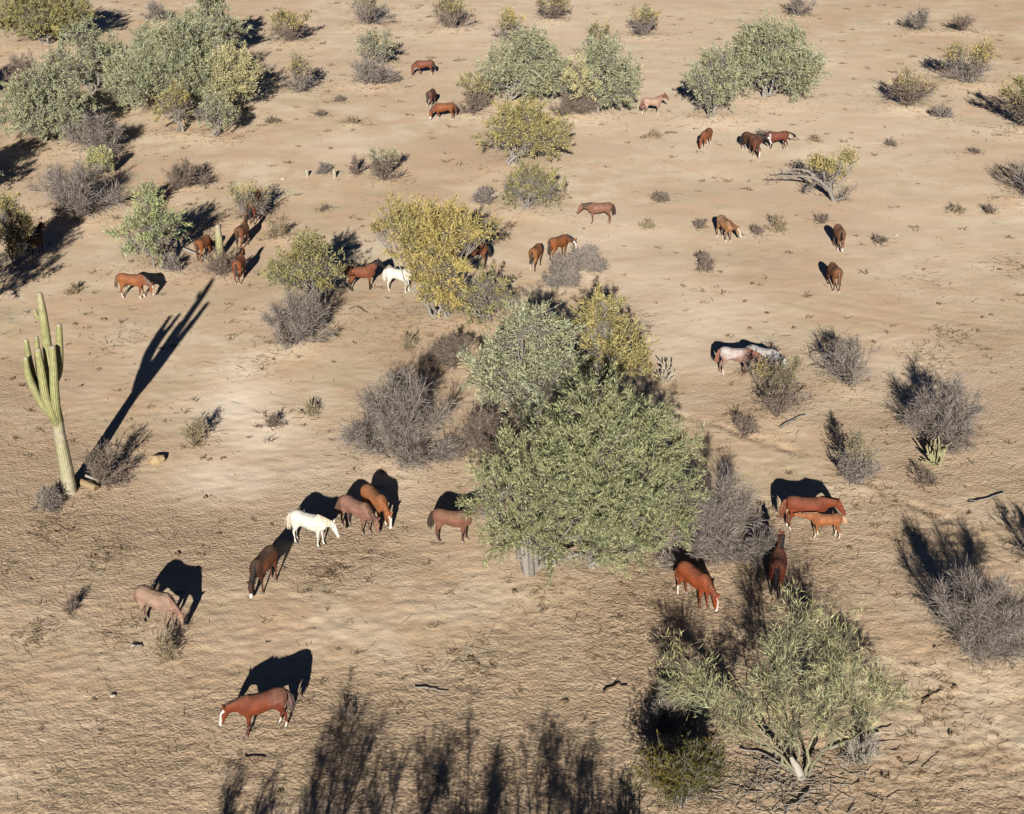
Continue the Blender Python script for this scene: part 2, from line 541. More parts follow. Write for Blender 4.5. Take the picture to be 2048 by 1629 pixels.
# ------------------------------------------------------------------ plants read off the photograph
# kind, base pixel x, y, left, right, top, label, options
PL = [
    # --- trees
    ('gray_tree', 'ironwood_tree', 90, 288, -22, 206, 135, 'rounded grey-green tree at the left edge with a purple-grey shrub against its right side', {}),
    ('gray_tree', 'ironwood_tree', 192, 192, 80, 285, 48, 'open grey-green tree with arching bare lower limbs, left of the biggest far tree', dict(bare=1)),
    ('gray_tree', 'ironwood_tree', 395, 222, 195, 552, 42, 'widest dense grey-green tree of the far left thicket, bright green at its right end', dict(green=1)),
    ('gray_tree', 'ironwood_tree', 292, 186, 222, 385, 62, 'grey-green tree filling the gap between the open tree and the widest thicket tree', {}),
    ('gray_tree', 'ironwood_tree', 425, 118, 350, 500, -30, 'grey-green tree cut off by the top of the photo behind the widest thicket tree', {}),
    ('olive_tree', 'mesquite_tree', 90, 92, -30, 205, -45, 'yellow-brown tree clump in the top left corner casting a dark shadow', {}),
    ('yellow_tree', 'palo_verde_tree', 362, 268, 305, 402, 178, 'small golden-green tree in front of the widest thicket tree', dict(low=0.3)),
    ('gray_tree', 'ironwood_tree', 424, 278, 385, 482, 190, 'low grey tree with a pale trunk beside the small golden-green tree', dict(low=0.3)),
    ('gray_tree', 'ironwood_tree', 1020, 207, 948, 1168, 62, 'grey-green feathery tree on one pale trunk beside the thin yellow-topped bush', {}),
    ('gray_tree', 'ironwood_tree', 1190, 230, 1108, 1300, 82, 'grey-green feathery tree with a yellow patch on its left and a dead limb below', dict(yl=1)),
    ('gray_tree', 'ironwood_tree', 1530, 198, 1412, 1648, 36, 'largest grey-green feathery tree on the right with a pale forked trunk', dict(trunks=2, low=0.2)),
    ('gray_tree', 'ironwood_tree', 1420, 238, 1352, 1494, 100, 'grey-green feathery tree sloping from the left flank of the largest right-hand tree', dict(low=0.15)),
    ('yellow_tree', 'palo_verde_tree', 1022, 335, 950, 1148, 205, 'yellow-topped tree on a fan of pale grey trunks with a horse behind it', dict(trunks=5, bare=1, low=0.62)),
    ('olive_tree', 'mesquite_tree', 1052, 425, 985, 1135, 335, 'straggly olive and grey tree with white limbs just below the yellow-topped fan tree', dict(bare=1, low=0.2)),
    ('yellow_tree', 'palo_verde_tree', 885, 640, 748, 985, 405, 'brightest golden-yellow tree in the middle, with the second white horse at its foot', dict(gold=1)),
    ('olive_tree', 'mesquite_tree', 972, 645, 892, 1042, 552, 'sprawling grey-olive tree with bare leaning limbs right of the golden tree', dict(bare=1, low=0.1)),
    ('olive_tree', 'mesquite_tree', 640, 622, 530, 705, 480, 'olive-yellow rounded tree left of the dark bay horse and above the grey bush', dict(low=0.15)),
    ('green_tree', 'palo_verde_tree', 320, 540, 218, 395, 402, 'soft green tree with bare grey stems above the saguaro shadow', dict(low=0.4, bare=1)),
    ('yellow_tree', 'mesquite_tree', 30, 530, -40, 92, 400, 'yellow-brown tree at the left edge with a horse in its shade', dict(low=0.1)),
    ('gray_tree', 'ironwood_tree', 1072, 862, 938, 1188, 608, 'blue-grey leafy tree standing directly behind the biggest tree', {}),
    ('yellow_tree', 'palo_verde_tree', 1212, 805, 1105, 1302, 598, 'yellow-green tree with bare branch tips rising behind the biggest tree', dict(low=.05)),
    # --- shrubs
    ('bare', 'dry_shrub', 796, 918, 676, 915, 745, 'largest rounded leafless grey bush, above the white horse and roan group', {}),
    ('bare', 'dry_shrub', 592, 690, 510, 668, 585, 'grey leafless bush at the foot of the olive-yellow rounded tree', {}),
    ('bare', 'dry_shrub', 1435, 1125, 1330, 1565, 945, 'brownish grey bush between the biggest tree and the reddish grazing horse', {}),
    ('bare', 'dry_shrub', 1965, 1322, 1835, 2100, 1120, 'big grey leafless bush at the right edge with its shadow fanned above it', {}),
    ('bare', 'dry_shrub', 1890, 882, 1795, 1988, 745, 'grey bush with white dead stems above the small yellow-green cactus', {}),
    ('bare', 'dry_shrub', 148, 428, 45, 255, 325, 'broad purple-grey bush at the left between the green tree and the edge tree', {}),
    ('bare', 'dry_shrub', 745, 172, 686, 812, 126, 'low wide purple-grey bush left of the farthest grazing horse', {}),
    ('bare', 'dry_shrub', 1118, 574, 1086, 1170, 500, 'silver-grey bush in front of the bay with the white face', {}),
    ('bare', 'dry_shrub', 1168, 545, 1120, 1216, 492, 'paler grey bush reaching right behind the silver-grey bush', {}),
    ('brown', 'dry_shrub', 968, 915, 915, 1045, 815, 'brown-grey bush tucked under the left side of the biggest tree', {}),
    ('brown', 'dry_shrub', 380, 372, 328, 436, 314, 'dark brown-grey bush alone on open sand right of a yellow-green cushion bush', {}),
    ('bare', 'dry_shrub', 195, 308, 138, 272, 228, 'purple-grey shrub against the right side of the rounded edge tree', {}),
    ('leafy', 'desert_shrub', 755, 130, 712, 802, 56, 'upright silver-green bush above the low wide purple-grey bush', {}),
    ('brown', 'dry_shrub', 905, 728, 852, 955, 655, 'reddish brown thorny bush below the golden tree', {}),
    ('vase', 'dry_shrub', 1698, 772, 1605, 1750, 665, 'fan of bare grey sticks leaning left, upper of the two right of the spotted horse', {}),
    ('vase', 'dry_shrub', 1552, 835, 1478, 1625, 700, 'grey twiggy bush hiding the face of the pale horse', dict(leaf='olive', amt=0.25)),
    ('vase', 'dry_shrub', 1714, 968, 1655, 1756, 848, 'narrow upright twiggy bush standing on the rutted trail', dict(leaf='olive', amt=0.15)),
    ('vase', 'dry_shrub', 1411, 543, 1388, 1434, 496, 'small dry vase-shaped bush alone on sand below the tan horse', {}),
    ('tuft', 'dry_shrub', 390, 885, 360, 430, 820, 'dry grey tuft between the saguaro shadow and the largest grey bush', {}),
    ('vase', 'dry_shrub', 200, 972, 160, 270, 880, 'straw-grey bush leaning right at the foot of the tall saguaro', dict(lean=0.5)),
    ('bare', 'dry_shrub', 97, 1015, 70, 128, 965, 'small silver bush left of the tall saguaro base', {}),
    ('tuft', 'dry_shrub', 330, 1318, 296, 362, 1255, 'small grey bush under the nose of the pale roan horse', {}),
    ('bare', 'dry_shrub', 1345, 1450, 1300, 1402, 1370, 'low purple-grey tangle left of the pale foreground tree', {}),
    ('vase', 'dead_shrub', 1715, 1522, 1662, 1766, 1450, 'leafless whitish shrub right of the pale foreground trunk', dict(wood='palebark', amt=0)),
    ('tuft', 'dry_shrub', 562, 475, 520, 606, 440, 'grey-green scrub right of the horses walking away', {}),
    ('vase', 'dry_shrub', 445, 552, 385, 500, 500, 'low tangle of grey sticks between two horses seen from behind', {}),
    ('bare', 'dry_shrub', 342, 545, 320, 372, 508, 'small silver-grey bush at the foot of the soft green tree', {}),
    ('bare', 'dry_shrub', 968, 408, 944, 1002, 370, 'small grey bush left of the straggly olive and grey tree', {}),
    ('vase', 'desert_shrub', 500, 440, 452, 582, 362, 'grey tree-like bush with a pale stem, head of the walking horses', dict(leaf='olive', amt=0.35)),
    ('vase', 'dry_shrub', 766, 362, 742, 822, 285, 'grey forked bush alone on sand with a thin branched shadow', dict(leaf='bluegreen', amt=0.25)),
    ('vase', 'creosote_bush', 592, 186, 568, 650, 108, 'thin bush with a yellow crown and long slanting shadow, right of the widest thicket tree', dict(leaf='yellow', amt=0.4)),
    ('vase', 'creosote_bush', 580, 86, 540, 625, 18, 'yellow-topped bush near the top, right of the tree cut off by the photo edge', dict(leaf='yellow', amt=0.8)),
    ('vase', 'creosote_bush', 1934, 170, 1852, 1998, 78, 'yellow-topped bush with black shadow to its left, upper of the two at far right', dict(leaf='yellow', amt=0.5)),
    ('vase', 'creosote_bush', 1812, 218, 1752, 1886, 140, 'dark-stemmed bush with a little yellow on its right tip', dict(leaf='yellow', amt=0.22)),
    ('vase', 'dry_shrub', 1838, 62, 1795, 1882, 15, 'thin brown bush near the top right, left of its pair', {}),
    ('vase', 'dry_shrub', 1922, 64, 1882, 1968, 30, 'thin brown bush near the top right, right of its pair', {}),
    ('vase', 'creosote_bush', 1290, 72, 1245, 1334, 8, 'dark-stemmed green-yellow bush alone above the silver trees', dict(leaf='yellow', amt=0.5)),
    ('vase', 'creosote_bush', 905, 60, 845, 962, -5, 'grey-green bush near the top above the farthest grazing horse', dict(leaf='olive', amt=0.5)),
    ('vase', 'creosote_bush', 1025, 88, 982, 1080, 15, 'straw-yellow bush near the top centre with a bushy right side', dict(leaf='yellow', amt=0.5)),
    ('vase', 'creosote_bush', 1102, 42, 1062, 1150, -12, 'round green-grey bush cut by the top edge at the centre', dict(leaf='olive', amt=0.6)),
    ('vase', 'dry_shrub', 1600, 34, 1560, 1635, -15, 'dark twiggy bush cut by the top edge above the largest right-hand tree', {}),
    ('vase', 'creosote_bush', 1205, 108, 1158, 1240, 48, 'dark bush with an olive crown between the two silver feathery trees', dict(leaf='olive', amt=0.6)),
    ('vase', 'creosote_bush', 735, 52, 690, 806, -15, 'brown-grey bush cut by the top edge left of centre', dict(leaf='olive', amt=0.3)),
    ('vase', 'creosote_bush', 938, 230, 915, 992, 138, 'thin yellow-topped bush leaning right beside the chestnut with white socks', dict(leaf='yellow', amt=0.55, lean=0.25)),
    ('brown', 'dry_shrub', 1145, 232, 1088, 1195, 190, 'low brown brush at the foot of the feathery tree with the yellow patch', {}),
    ('bare', 'dry_shrub', 1885, 238, 1858, 1908, 208, 'small grey bush below the dark-stemmed bush at far right', {}),
    ('brown', 'dry_shrub', 1322, 402, 1298, 1348, 380, 'flat brown cushion bush on open sand right of the roan stallion', {}),
    ('vase', 'creosote_bush', 2060, 262, 1985, 2120, 130, 'green bush cut by the right edge with a dark shadow to its left', dict(leaf='olive', amt=0.7)),
    ('vase', 'dry_shrub', 2062, 400, 2000, 2130, 305, 'dark bare bush cut by the right edge below the green edge bush', {}),
    ('vase', 'dry_shrub', 2075, 1130, 2020, 2140, 1010, 'dark bush at the right edge above the big grey leafless bush', {}),
    ('leafy', 'desert_shrub', 203, 350, 168, 238, 288, 'small green bush with an olive top beside the dashed shadow of a cactus', dict(leaf='fresh')),
    ('leafy', 'desert_shrub', 298, 414, 272, 328, 352, 'yellow-green cushion bush just above the soft green tree', dict(leaf='fresh')),
    ('bare', 'dry_shrub', 312, 42, 285, 352, 8, 'faint grey-brown bush near the top, right of the top left clump', {}),
    ('brown', 'dry_shrub', 70, 200, -20, 95, 95, 'dark brown brush at the left edge under the top left clump', {}),
    ('bare', 'dry_shrub', 648, 345, 634, 668, 318, 'tiny grey tuft between the two small stub cacti', {}),
    ('tuft', 'dry_shrub', 712, 348, 692, 736, 306, 'small grey vase-shaped tuft left of the forked grey bush', {}),
    ('tuft', 'dry_shrub', 548, 852, 528, 572, 822, 'small dry tuft on the pale sand, lower of two left of the largest grey bush', {}),
    ('tuft', 'dry_shrub', 617, 830, 598, 640, 796, 'small dark dry tuft beside the left of the largest grey bush', {}),
    ('tuft', 'dry_shrub', 1490, 868, 1455, 1520, 815, 'brown tuft on the upper end of the rutted trail', {}),
    ('tuft', 'dry_shrub', 1850, 968, 1825, 1880, 928, 'thin brown tuft below the small yellow-green cactus', {}),
    ('tuft', 'dry_shrub', 1295, 456, 1278, 1314, 434, 'small tuft on open sand below the roan stallion', {}),
    ('tuft', 'dry_shrub', 1402, 456, 1384, 1420, 432, 'pale tuft just left of the tan horse', {}),
    ('tuft', 'dry_shrub', 1512, 468, 1496, 1532, 444, 'reddish tuft just right of the tan horse', {}),
    ('tuft', 'dry_shrub', 1553, 460, 1528, 1582, 424, 'pale sprawling tuft between the tan horse and the horse walking toward the camera', {}),
    ('tuft', 'dry_shrub', 1644, 446, 1628, 1664, 424, 'small dark tuft above the horse walking toward the camera', {}),
    ('tuft', 'dry_shrub', 1760, 486, 1742, 1780, 466, 'small dark tuft right of the horse walking toward the camera', {}),
    ('tuft', 'dry_shrub', 1912, 424, 1890, 1930, 402, 'thin tuft on open sand at the far right, left of its pair', {}),
    ('tuft', 'dry_shrub', 1978, 426, 1962, 1996, 404, 'dense tuft on open sand at the far right, right of its pair', {}),
    ('tuft', 'dry_shrub', 1530, 276, 1514, 1556, 254, 'blue-grey spiky tuft between the two dark bay horses', {}),
    ('tuft', 'dry_shrub', 1630, 284, 1620, 1646, 268, 'tiny straw tuft right of the dark bay with the swinging tail', {}),
    ('tuft', 'dry_shrub', 1780, 292, 1764, 1798, 276, 'small flat tuft on sand between the dead tree and the right edge', {}),
    ('tuft', 'dry_shrub', 1950, 308, 1934, 1970, 296, 'small dark tuft near the right edge above the bare edge bush', {}),
    ('tuft', 'dry_shrub', 1310, 274, 1294, 1328, 254, 'reddish tuft on sand below the pink roan horse', {}),
    ('tuft', 'dry_shrub', 545, 248, 524, 566, 232, 'flat brown tuft right of the widest thicket tree, left of its pair', {}),
    ('tuft', 'dry_shrub', 642, 234, 622, 664, 220, 'flat brown tuft right of the widest thicket tree, right of its pair', {}),
    ('tuft', 'dry_shrub', 702, 250, 680, 724, 234, 'flat brown tuft below the low wide purple-grey bush', {}),
    ('tuft', 'dry_shrub', 678, 206, 662, 696, 190, 'flat dark tuft left below the low wide purple-grey bush', {}),
    ('tuft', 'dry_shrub', 648, 420, 630, 664, 408, 'small tuft on bare sand left above the golden tree', {}),
    ('tuft', 'dry_shrub', 815, 700, 798, 834, 660, 'small brown tuft left of the reddish brown thorny bush', {}),
    ('tuft', 'dry_shrub', 140, 1225, 125, 160, 1190, 'tiny dry tuft left of the pale roan horse', {}),
    ('tuft', 'dry_shrub', 690, 1442, 672, 712, 1412, 'tiny dark tuft right of the shadow of the blazed chestnut', {}),
    ('tuft', 'dry_shrub', 145, 588, 128, 166, 562, 'small tuft below the shaded edge tree', {}),
    ('vase', 'creosote_bush', 1365, 1618, 1232, 1490, 1478, 'dark yellow-green bush cut by the bottom edge', dict(leaf='creosote', amt=2.6, low=0.02)),
    # --- standing just outside the frame; their shadows fall into it
    ('vase', 'creosote_bush', 378, 2000, 225, 520, 1765, 'shortest creosote bush below the bottom edge, farthest left', dict(leaf='creosote', amt=0.10, outside=1)),
    ('vase', 'creosote_bush', 548, 2005, 390, 715, 1690, 'tall creosote bush below the bottom edge, second from the left', dict(leaf='creosote', amt=0.10, outside=1)),
    ('vase', 'creosote_bush', 730, 1995, 560, 905, 1648, 'tallest creosote bush below the bottom edge, leaning right', dict(leaf='creosote', amt=0.08, outside=1, lean=.08)),
    ('vase', 'creosote_bush', 935, 2000, 810, 1060, 1705, 'creosote bush below the bottom edge just left of centre', dict(leaf='creosote', amt=0.10, outside=1)),
    ('vase', 'creosote_bush', 1072, 1998, 930, 1215, 1672, 'creosote bush below the bottom edge at the centre', dict(leaf='creosote', amt=0.10, outside=1)),
    ('vase', 'creosote_bush', 1208, 2003, 1090, 1325, 1735, 'creosote bush below the bottom edge just right of centre', dict(leaf='creosote', amt=0.10, outside=1)),
    ('vase', 'creosote_bush', 1262, 1760, 1215, 1310, 1640, 'thin creosote bush below the bottom edge beside the dark yellow-green bush', dict(leaf='creosote', amt=0.10, outside=1)),
    ('gray_tree', 'ironwood_tree', -75, 655, -190, 8, 430, 'green tree just beyond the left edge beside the shaded sand', dict(low=0.1, outside=1)),
    ('gray_tree', 'ironwood_tree', -95, 405, -190, -2, 250, 'tree beyond the left edge shading the purple-grey bush', dict(low=0.1, outside=1)),
    ('gray_tree', 'ironwood_tree', -70, 200, -150, -2, 90, 'tree beyond the upper left edge', dict(low=0.1, outside=1)),
]
for p in PL:
    x_, y_ = at(p[2], p[3])
    w_ = (p[5] - p[4]) / ppm(p[3])
    if w_ > 1.6:
        MOUNDS.append((x_, y_, w_ * 0.42, 0.02 + 0.03 * min(w_, 5)))

# ------------------------------------------------------------------ ground: one sheet, finest near the camera
gm, nt, b = mat('desert sand', 0.95, 0.05)
tc = nt.nodes.new('ShaderNodeTexCoord')
L_ = nt.links.new


def gnoise(scale, detail=4.0, rough=0.55, stretch=None, dist=0.0):
    n = node(nt, 'ShaderNodeTexNoise', Scale=scale, Detail=detail, Roughness=rough, Distortion=dist)
    if stretch:
        mp = nt.nodes.new('ShaderNodeMapping')
        mp.inputs['Scale'].default_value = stretch
        L_(tc.outputs['Object'], mp.inputs[0])
        L_(mp.outputs[0], n.inputs['Vector'])
    else:
        L_(tc.outputs['Object'], n.inputs['Vector'])
    return n.outputs[0]


n1 = gnoise(0.085, 6, 0.6)
n2 = gnoise(0.45, 6, 0.62)
n3 = gnoise(3.2, 6, 0.65, (0.8, 1.1, 1))
n4 = gnoise(12.0, 5, 0.7, None, 0.6)
c = ramp(nt, n1, [(0.36, (0.420, 0.302, 0.208)), (0.5, (0.478, 0.372, 0.262)), (0.62, (0.525, 0.432, 0.318))])
c = mixc(nt, ramp(nt, n2, [(0.42, (0, 0, 0)), (0.60, (0.7, 0.7, 0.7))]), c, (0.42, 0.288, 0.180))
n5 = gnoise(0.30, 5, 0.62, (1.0, 1.3, 1))
c = mixc(nt, ramp(nt, n5, [(0.50, (0, 0, 0)), (0.68, (0.65, 0.65, 0.65))]), c, (0.375, 0.315, 0.205))
pale = nt.nodes.new('ShaderNodeAttribute')
pale.attribute_name = 'pale'
c = mixc(nt, pale.outputs['Fac'], c, (0.64, 0.54, 0.43))
dung = nt.nodes.new('ShaderNodeAttribute')
dung.attribute_name = 'litter'
spk = ramp(nt, n3, [(0.50, (0, 0, 0)), (0.63, (1, 1, 1))])
mm = nt.nodes.new('ShaderNodeMath')
mm.operation = 'MULTIPLY'
L_(spk, mm.inputs[0])
L_(dung.outputs['Fac'], mm.inputs[1])
c = mixc(nt, mm.outputs[0], c, (0.16, 0.105, 0.055))
tr_ = nt.nodes.new('ShaderNodeAttribute')
tr_.attribute_name = 'trampled'
th = nt.nodes.new('ShaderNodeMath')
th.operation = 'MULTIPLY'
L_(tr_.outputs['Fac'], th.inputs[0])
th.inputs[1].default_value = 0.80
c = mixc(nt, th.outputs[0], c, (0.288, 0.212, 0.143))          # soil trodden dark and dungy by the herd
spk2 = ramp(nt, n4, [(0.60, (0, 0, 0)), (0.74, (0.5, 0.5, 0.5))])
c = mixc(nt, spk2, c, (0.20, 0.135, 0.075))
L_(c, b.inputs['Base Color'])
vor = node(nt, 'ShaderNodeTexVoronoi', Scale=9.5)
vor.feature = 'SMOOTH_F1'
vd = nt.nodes.new('ShaderNodeMapping')
L_(tc.outputs['Object'], vd.inputs[0])
wob = gnoise(2.0, 3)
va = nt.nodes.new('ShaderNodeVectorMath')
va.operation = 'MULTIPLY_ADD'
wv = node(nt, 'ShaderNodeTexNoise', Scale=3.0, Detail=3.0)
L_(tc.outputs['Object'], wv.inputs['Vector'])
L_(wv.outputs[1], va.inputs[0])
va.inputs[1].default_value = (0.35, 0.35, 0.0)
L_(vd.outputs[0], va.inputs[2])
L_(va.outputs[0], vor.inputs['Vector'])
hb = nt.nodes.new('ShaderNodeMath')
hb.operation = 'MULTIPLY_ADD'
L_(n4, hb.inputs[0])
hb.inputs[1].default_value = 0.85
L_(vor.outputs['Distance'], hb.inputs[2])
nearb = nt.nodes.new('ShaderNodeAttribute')
nearb.attribute_name = 'trampled'
bp = node(nt, 'ShaderNodeBump', Distance=0.075)
nbm = nt.nodes.new('ShaderNodeMath')
nbm.operation = 'MULTIPLY'
L_(nearb.outputs['Fac'], nbm.inputs[0])
nbm.inputs[1].default_value = 0.64
L_(nbm.outputs[0], bp.inputs['Strength'])
L_(hb.outputs[0], bp.inputs['Height'])
L_(bp.outputs[0], b.inputs['Normal'])

ys = [18.0]
while ys[-1] < 185:
    ys.append(ys[-1] + 0.0029 * ys[-1])
ys = np.array([-400, -150, -60, -20, 0, 8, 13, 16] + ys + [190, 200, 220, 260, 330, 450, 700, 1200, 2500], float)
core = np.linspace(-1, 1, 311)
outer = np.array([1.03, 1.1, 1.25, 1.6, 2.3, 4, 8, 20, 60])
us = np.concatenate([-outer[::-1], core, outer])
half = 0.365 * np.clip(ys, 18, 190) + 7.5
GX = us[None, :] * half[:, None]
GY = np.repeat(ys[:, None], len(us), 1)
inside = (np.abs(us)[None, :] <= 1.1) & (ys[:, None] > 16) & (ys[:, None] < 200)
GZ = ground_z(GX, GY) * np.where(inside, 1, 0.5)
V = np.stack([GX, GY, GZ], -1).reshape(-1, 3)
nr, ncol = GX.shape
ii = np.arange(nr - 1)[:, None] * ncol + np.arange(ncol - 1)[None]
F = np.stack([ii, ii + 1, ii + ncol + 1, ii + ncol], -1).reshape(-1, 4)
gme = quad_mesh('ground', V, F, gm, smooth=True)


def patch_field(spots):
    f = np.zeros(GX.size)
    for px_, py_, w_, a_ in spots:
        x_, y_ = at(px_, py_)
        r_ = w_ / ppm(py_)
        f = np.maximum(f, a_ * np.exp(-(((V[:, 0] - x_) / r_) ** 2 + ((V[:, 1] - y_) / (r_ * 1.4)) ** 2)))
    return f


pf = patch_field([(1500, 200, 500, 0.35), (1100, 60, 500, 0.3), (1850, 480, 300, 0.25), (470, 810, 85, 1.0), (1320, 820, 60, .5), (1850, 780, 160, .4), (1400, 640, 160, .5), (760, 960, 90, .4),  (520, 870, 90, 0.8), (600, 950, 120, 0.5), (430, 960, 90, 0.75), (500, 960, 90, 0.7), (480, 740, 60, .6), (1300, 560, 160, 0.35), (1240, 470, 150, 0.4), (1750, 250, 200, 0.3), (300, 700, 110, 0.15), (700, 290, 90, 0.4)])
LIT = [(110, 1060, 60, 1.0), (215, 1108, 50, 1.2), (655, 1145, 45, 1.2), (700, 1090, 80, 0.8), (940, 1330, 70, 1.2), (980, 1500, 180, 0.7), (1120, 1180, 110, 0.8), (1240, 1290, 90, 0.8), (250, 1260, 60, 0.7), (70, 1270, 40, 0.8), (1870, 1390, 80, 0.9), (1760, 1560, 160, 0.9), (1960, 1540, 120, 0.7), (1500, 1540, 120, 0.9), (300, 1530, 200, 0.5), (640, 1540, 140, 0.7), (1250, 640, 60, 0.8), (1860, 715, 60, 0.9), (1900, 670, 40, 0.8), (1740, 1010, 70, 0.6), (1860, 1050, 110, 0.4), (520, 720, 60, 0.5), (790, 640, 110, 0.6), (100, 880, 100, 0.4), (240, 680, 60, 0.6), (2020, 530, 50, 0.7), (1850, 560, 90, 0.35), (1650, 1150, 110, 0.5), (1280, 1180, 90, 0.6)]
lf = patch_field(LIT)
lf = np.clip(lf + 0.35 * np.clip((62 - V[:, 1]) / 30, 0, 1), 0, 1)
lf += 0.6 * np.exp(-(seg_dist(V[:, 0], V[:, 1], TRAIL) / 0.5) ** 2)
tramp = np.clip(1.0 - 0.9 * (V[:, 1] - 44) / 36, 0.12, 1.0) * (0.72 + 1.3 * vnoise(V[:, 0] / 6, V[:, 1] / 6, 12) + .5 * vnoise(V[:, 0] / 2, V[:, 1] / 2, 13))
tramp = tramp * (1 - .85 * np.clip(pf, 0, 1))
for nm, fld in (('pale', pf), ('litter', np.clip(lf, 0, 1)), ('trampled', np.clip(tramp, 0, 1))):
    a = gme.attributes.new(nm, 'FLOAT', 'POINT')
    a.data.foreach_set('value', fld.astype(np.float32))
g = link('ground', gme)
g['kind'] = 'structure'

# ------------------------------------------------------------------ horses
CHESTNUT = (0.090, 0.021, 0.0085)
SORREL = (0.150, 0.056, 0.022)
BAY = (0.068, 0.017, 0.009)
DARK = (0.032, 0.014, 0.009)
BROWN = (0.075, 0.032, 0.018)
ROAN = (0.125, 0.066, 0.048)
PALEROAN = (0.165, 0.110, 0.080)
TAN = (0.165, 0.088, 0.043)
WHITE = (0.335, 0.325, 0.295)
GREY = (0.25, 0.245, 0.25)
BLACK = (0.012, 0.010, 0.010)
SOCK = (0.34, 0.295, 0.245)
DKHAIR = (0.022, 0.014, 0.010)

hm, nt, b = mat('horse coat', 0.7, 0.12)
a = nt.nodes.new('ShaderNodeAttribute')
a.attribute_name = 'coat'
tc = nt.nodes.new('ShaderNodeTexCoord')
n = node(nt, 'ShaderNodeTexNoise', Scale=3.0, Detail=4.0)
nt.links.new(tc.outputs['Object'], n.inputs['Vector'])
n.inputs['Roughness'].default_value = 0.7
f = ramp(nt, n.outputs[0], [(0.3, (0.60, 0.60, 0.62)), (0.7, (1.22, 1.18, 1.14))])
nt.links.new(mixc(nt, 1.0, a.outputs['Color'], f, 'MULTIPLY'), b.inputs['Base Color'])
HAIR = {}


def hair_mat(c):
    if c not in HAIR:
        m, nt, b = mat('horse hair', 0.55, 0.25)
        g = nt.nodes.new('ShaderNodeNewGeometry')
        nt.links.new(mixc(nt, g.outputs['Random Per Island'], tuple(v * 0.75 for v in c), tuple(v * 1.25 for v in c)), b.inputs['Base Color'])
        HAIR[c] = m
    return HAIR[c]


eye_m, _, eb = mat('horse eye', 0.2, 0.5)
eb.inputs['Base Color'].default_value = (0.01, 0.008, 0.006, 1)
hoof_m, _, hb_ = mat('hoof horn', 0.6, 0.3)
hb_.inputs['Base Color'].default_value = (0.07, 0.055, 0.042, 1)


def loft(bm, rings):
    """rings: (centre, axis_a, axis_b, ra, rb)"""
    prev = None
    K = 12
    allr = []
    for c, A, B, ra, rb in rings:
        ring = [bm.verts.new(c + A * (ra * math.cos(2 * math.pi * k / K)) + B * (rb * math.sin(2 * math.pi * k / K))) for k in range(K)]
        if prev:
            for k in range(K):
                bm.faces.new((prev[k], prev[(k + 1) % K], ring[(k + 1) % K], ring[k]))
        prev = ring
        allr.append(ring)
    bm.faces.new(list(reversed(allr[0])))
    bm.faces.new(allr[-1])


TORSO = [(-0.80, 1.17, 0.10, 0.09), (-0.76, 1.12, 0.22, 0.19), (-0.62, 1.10, 0.295, 0.265), (-0.42, 1.095, 0.295, 0.275), (-0.2, 1.055, 0.285, 0.275),
         (0.05, 1.015, 0.315, 0.29), (0.28, 1.01, 0.335, 0.275), (0.45, 1.035, 0.35, 0.24), (0.58, 1.035, 0.31, 0.205), (0.70, 1.02, 0.22, 0.155), (0.76, 1.0, 0.12, 0.09)]
POSE = {  # neck elevation, head pitch below level
    'graze': (-36, 78), 'low': (-12, 62), 'level': (8, 50), 'watch': (-4, 64), 'up': (38, 42), 'high': (55, 35), 'nurse': (4, -8)}
EX, EY, EZ = Vector((1, 0, 0)), Vector((0, 1, 0)), Vector((0, 0, 1))


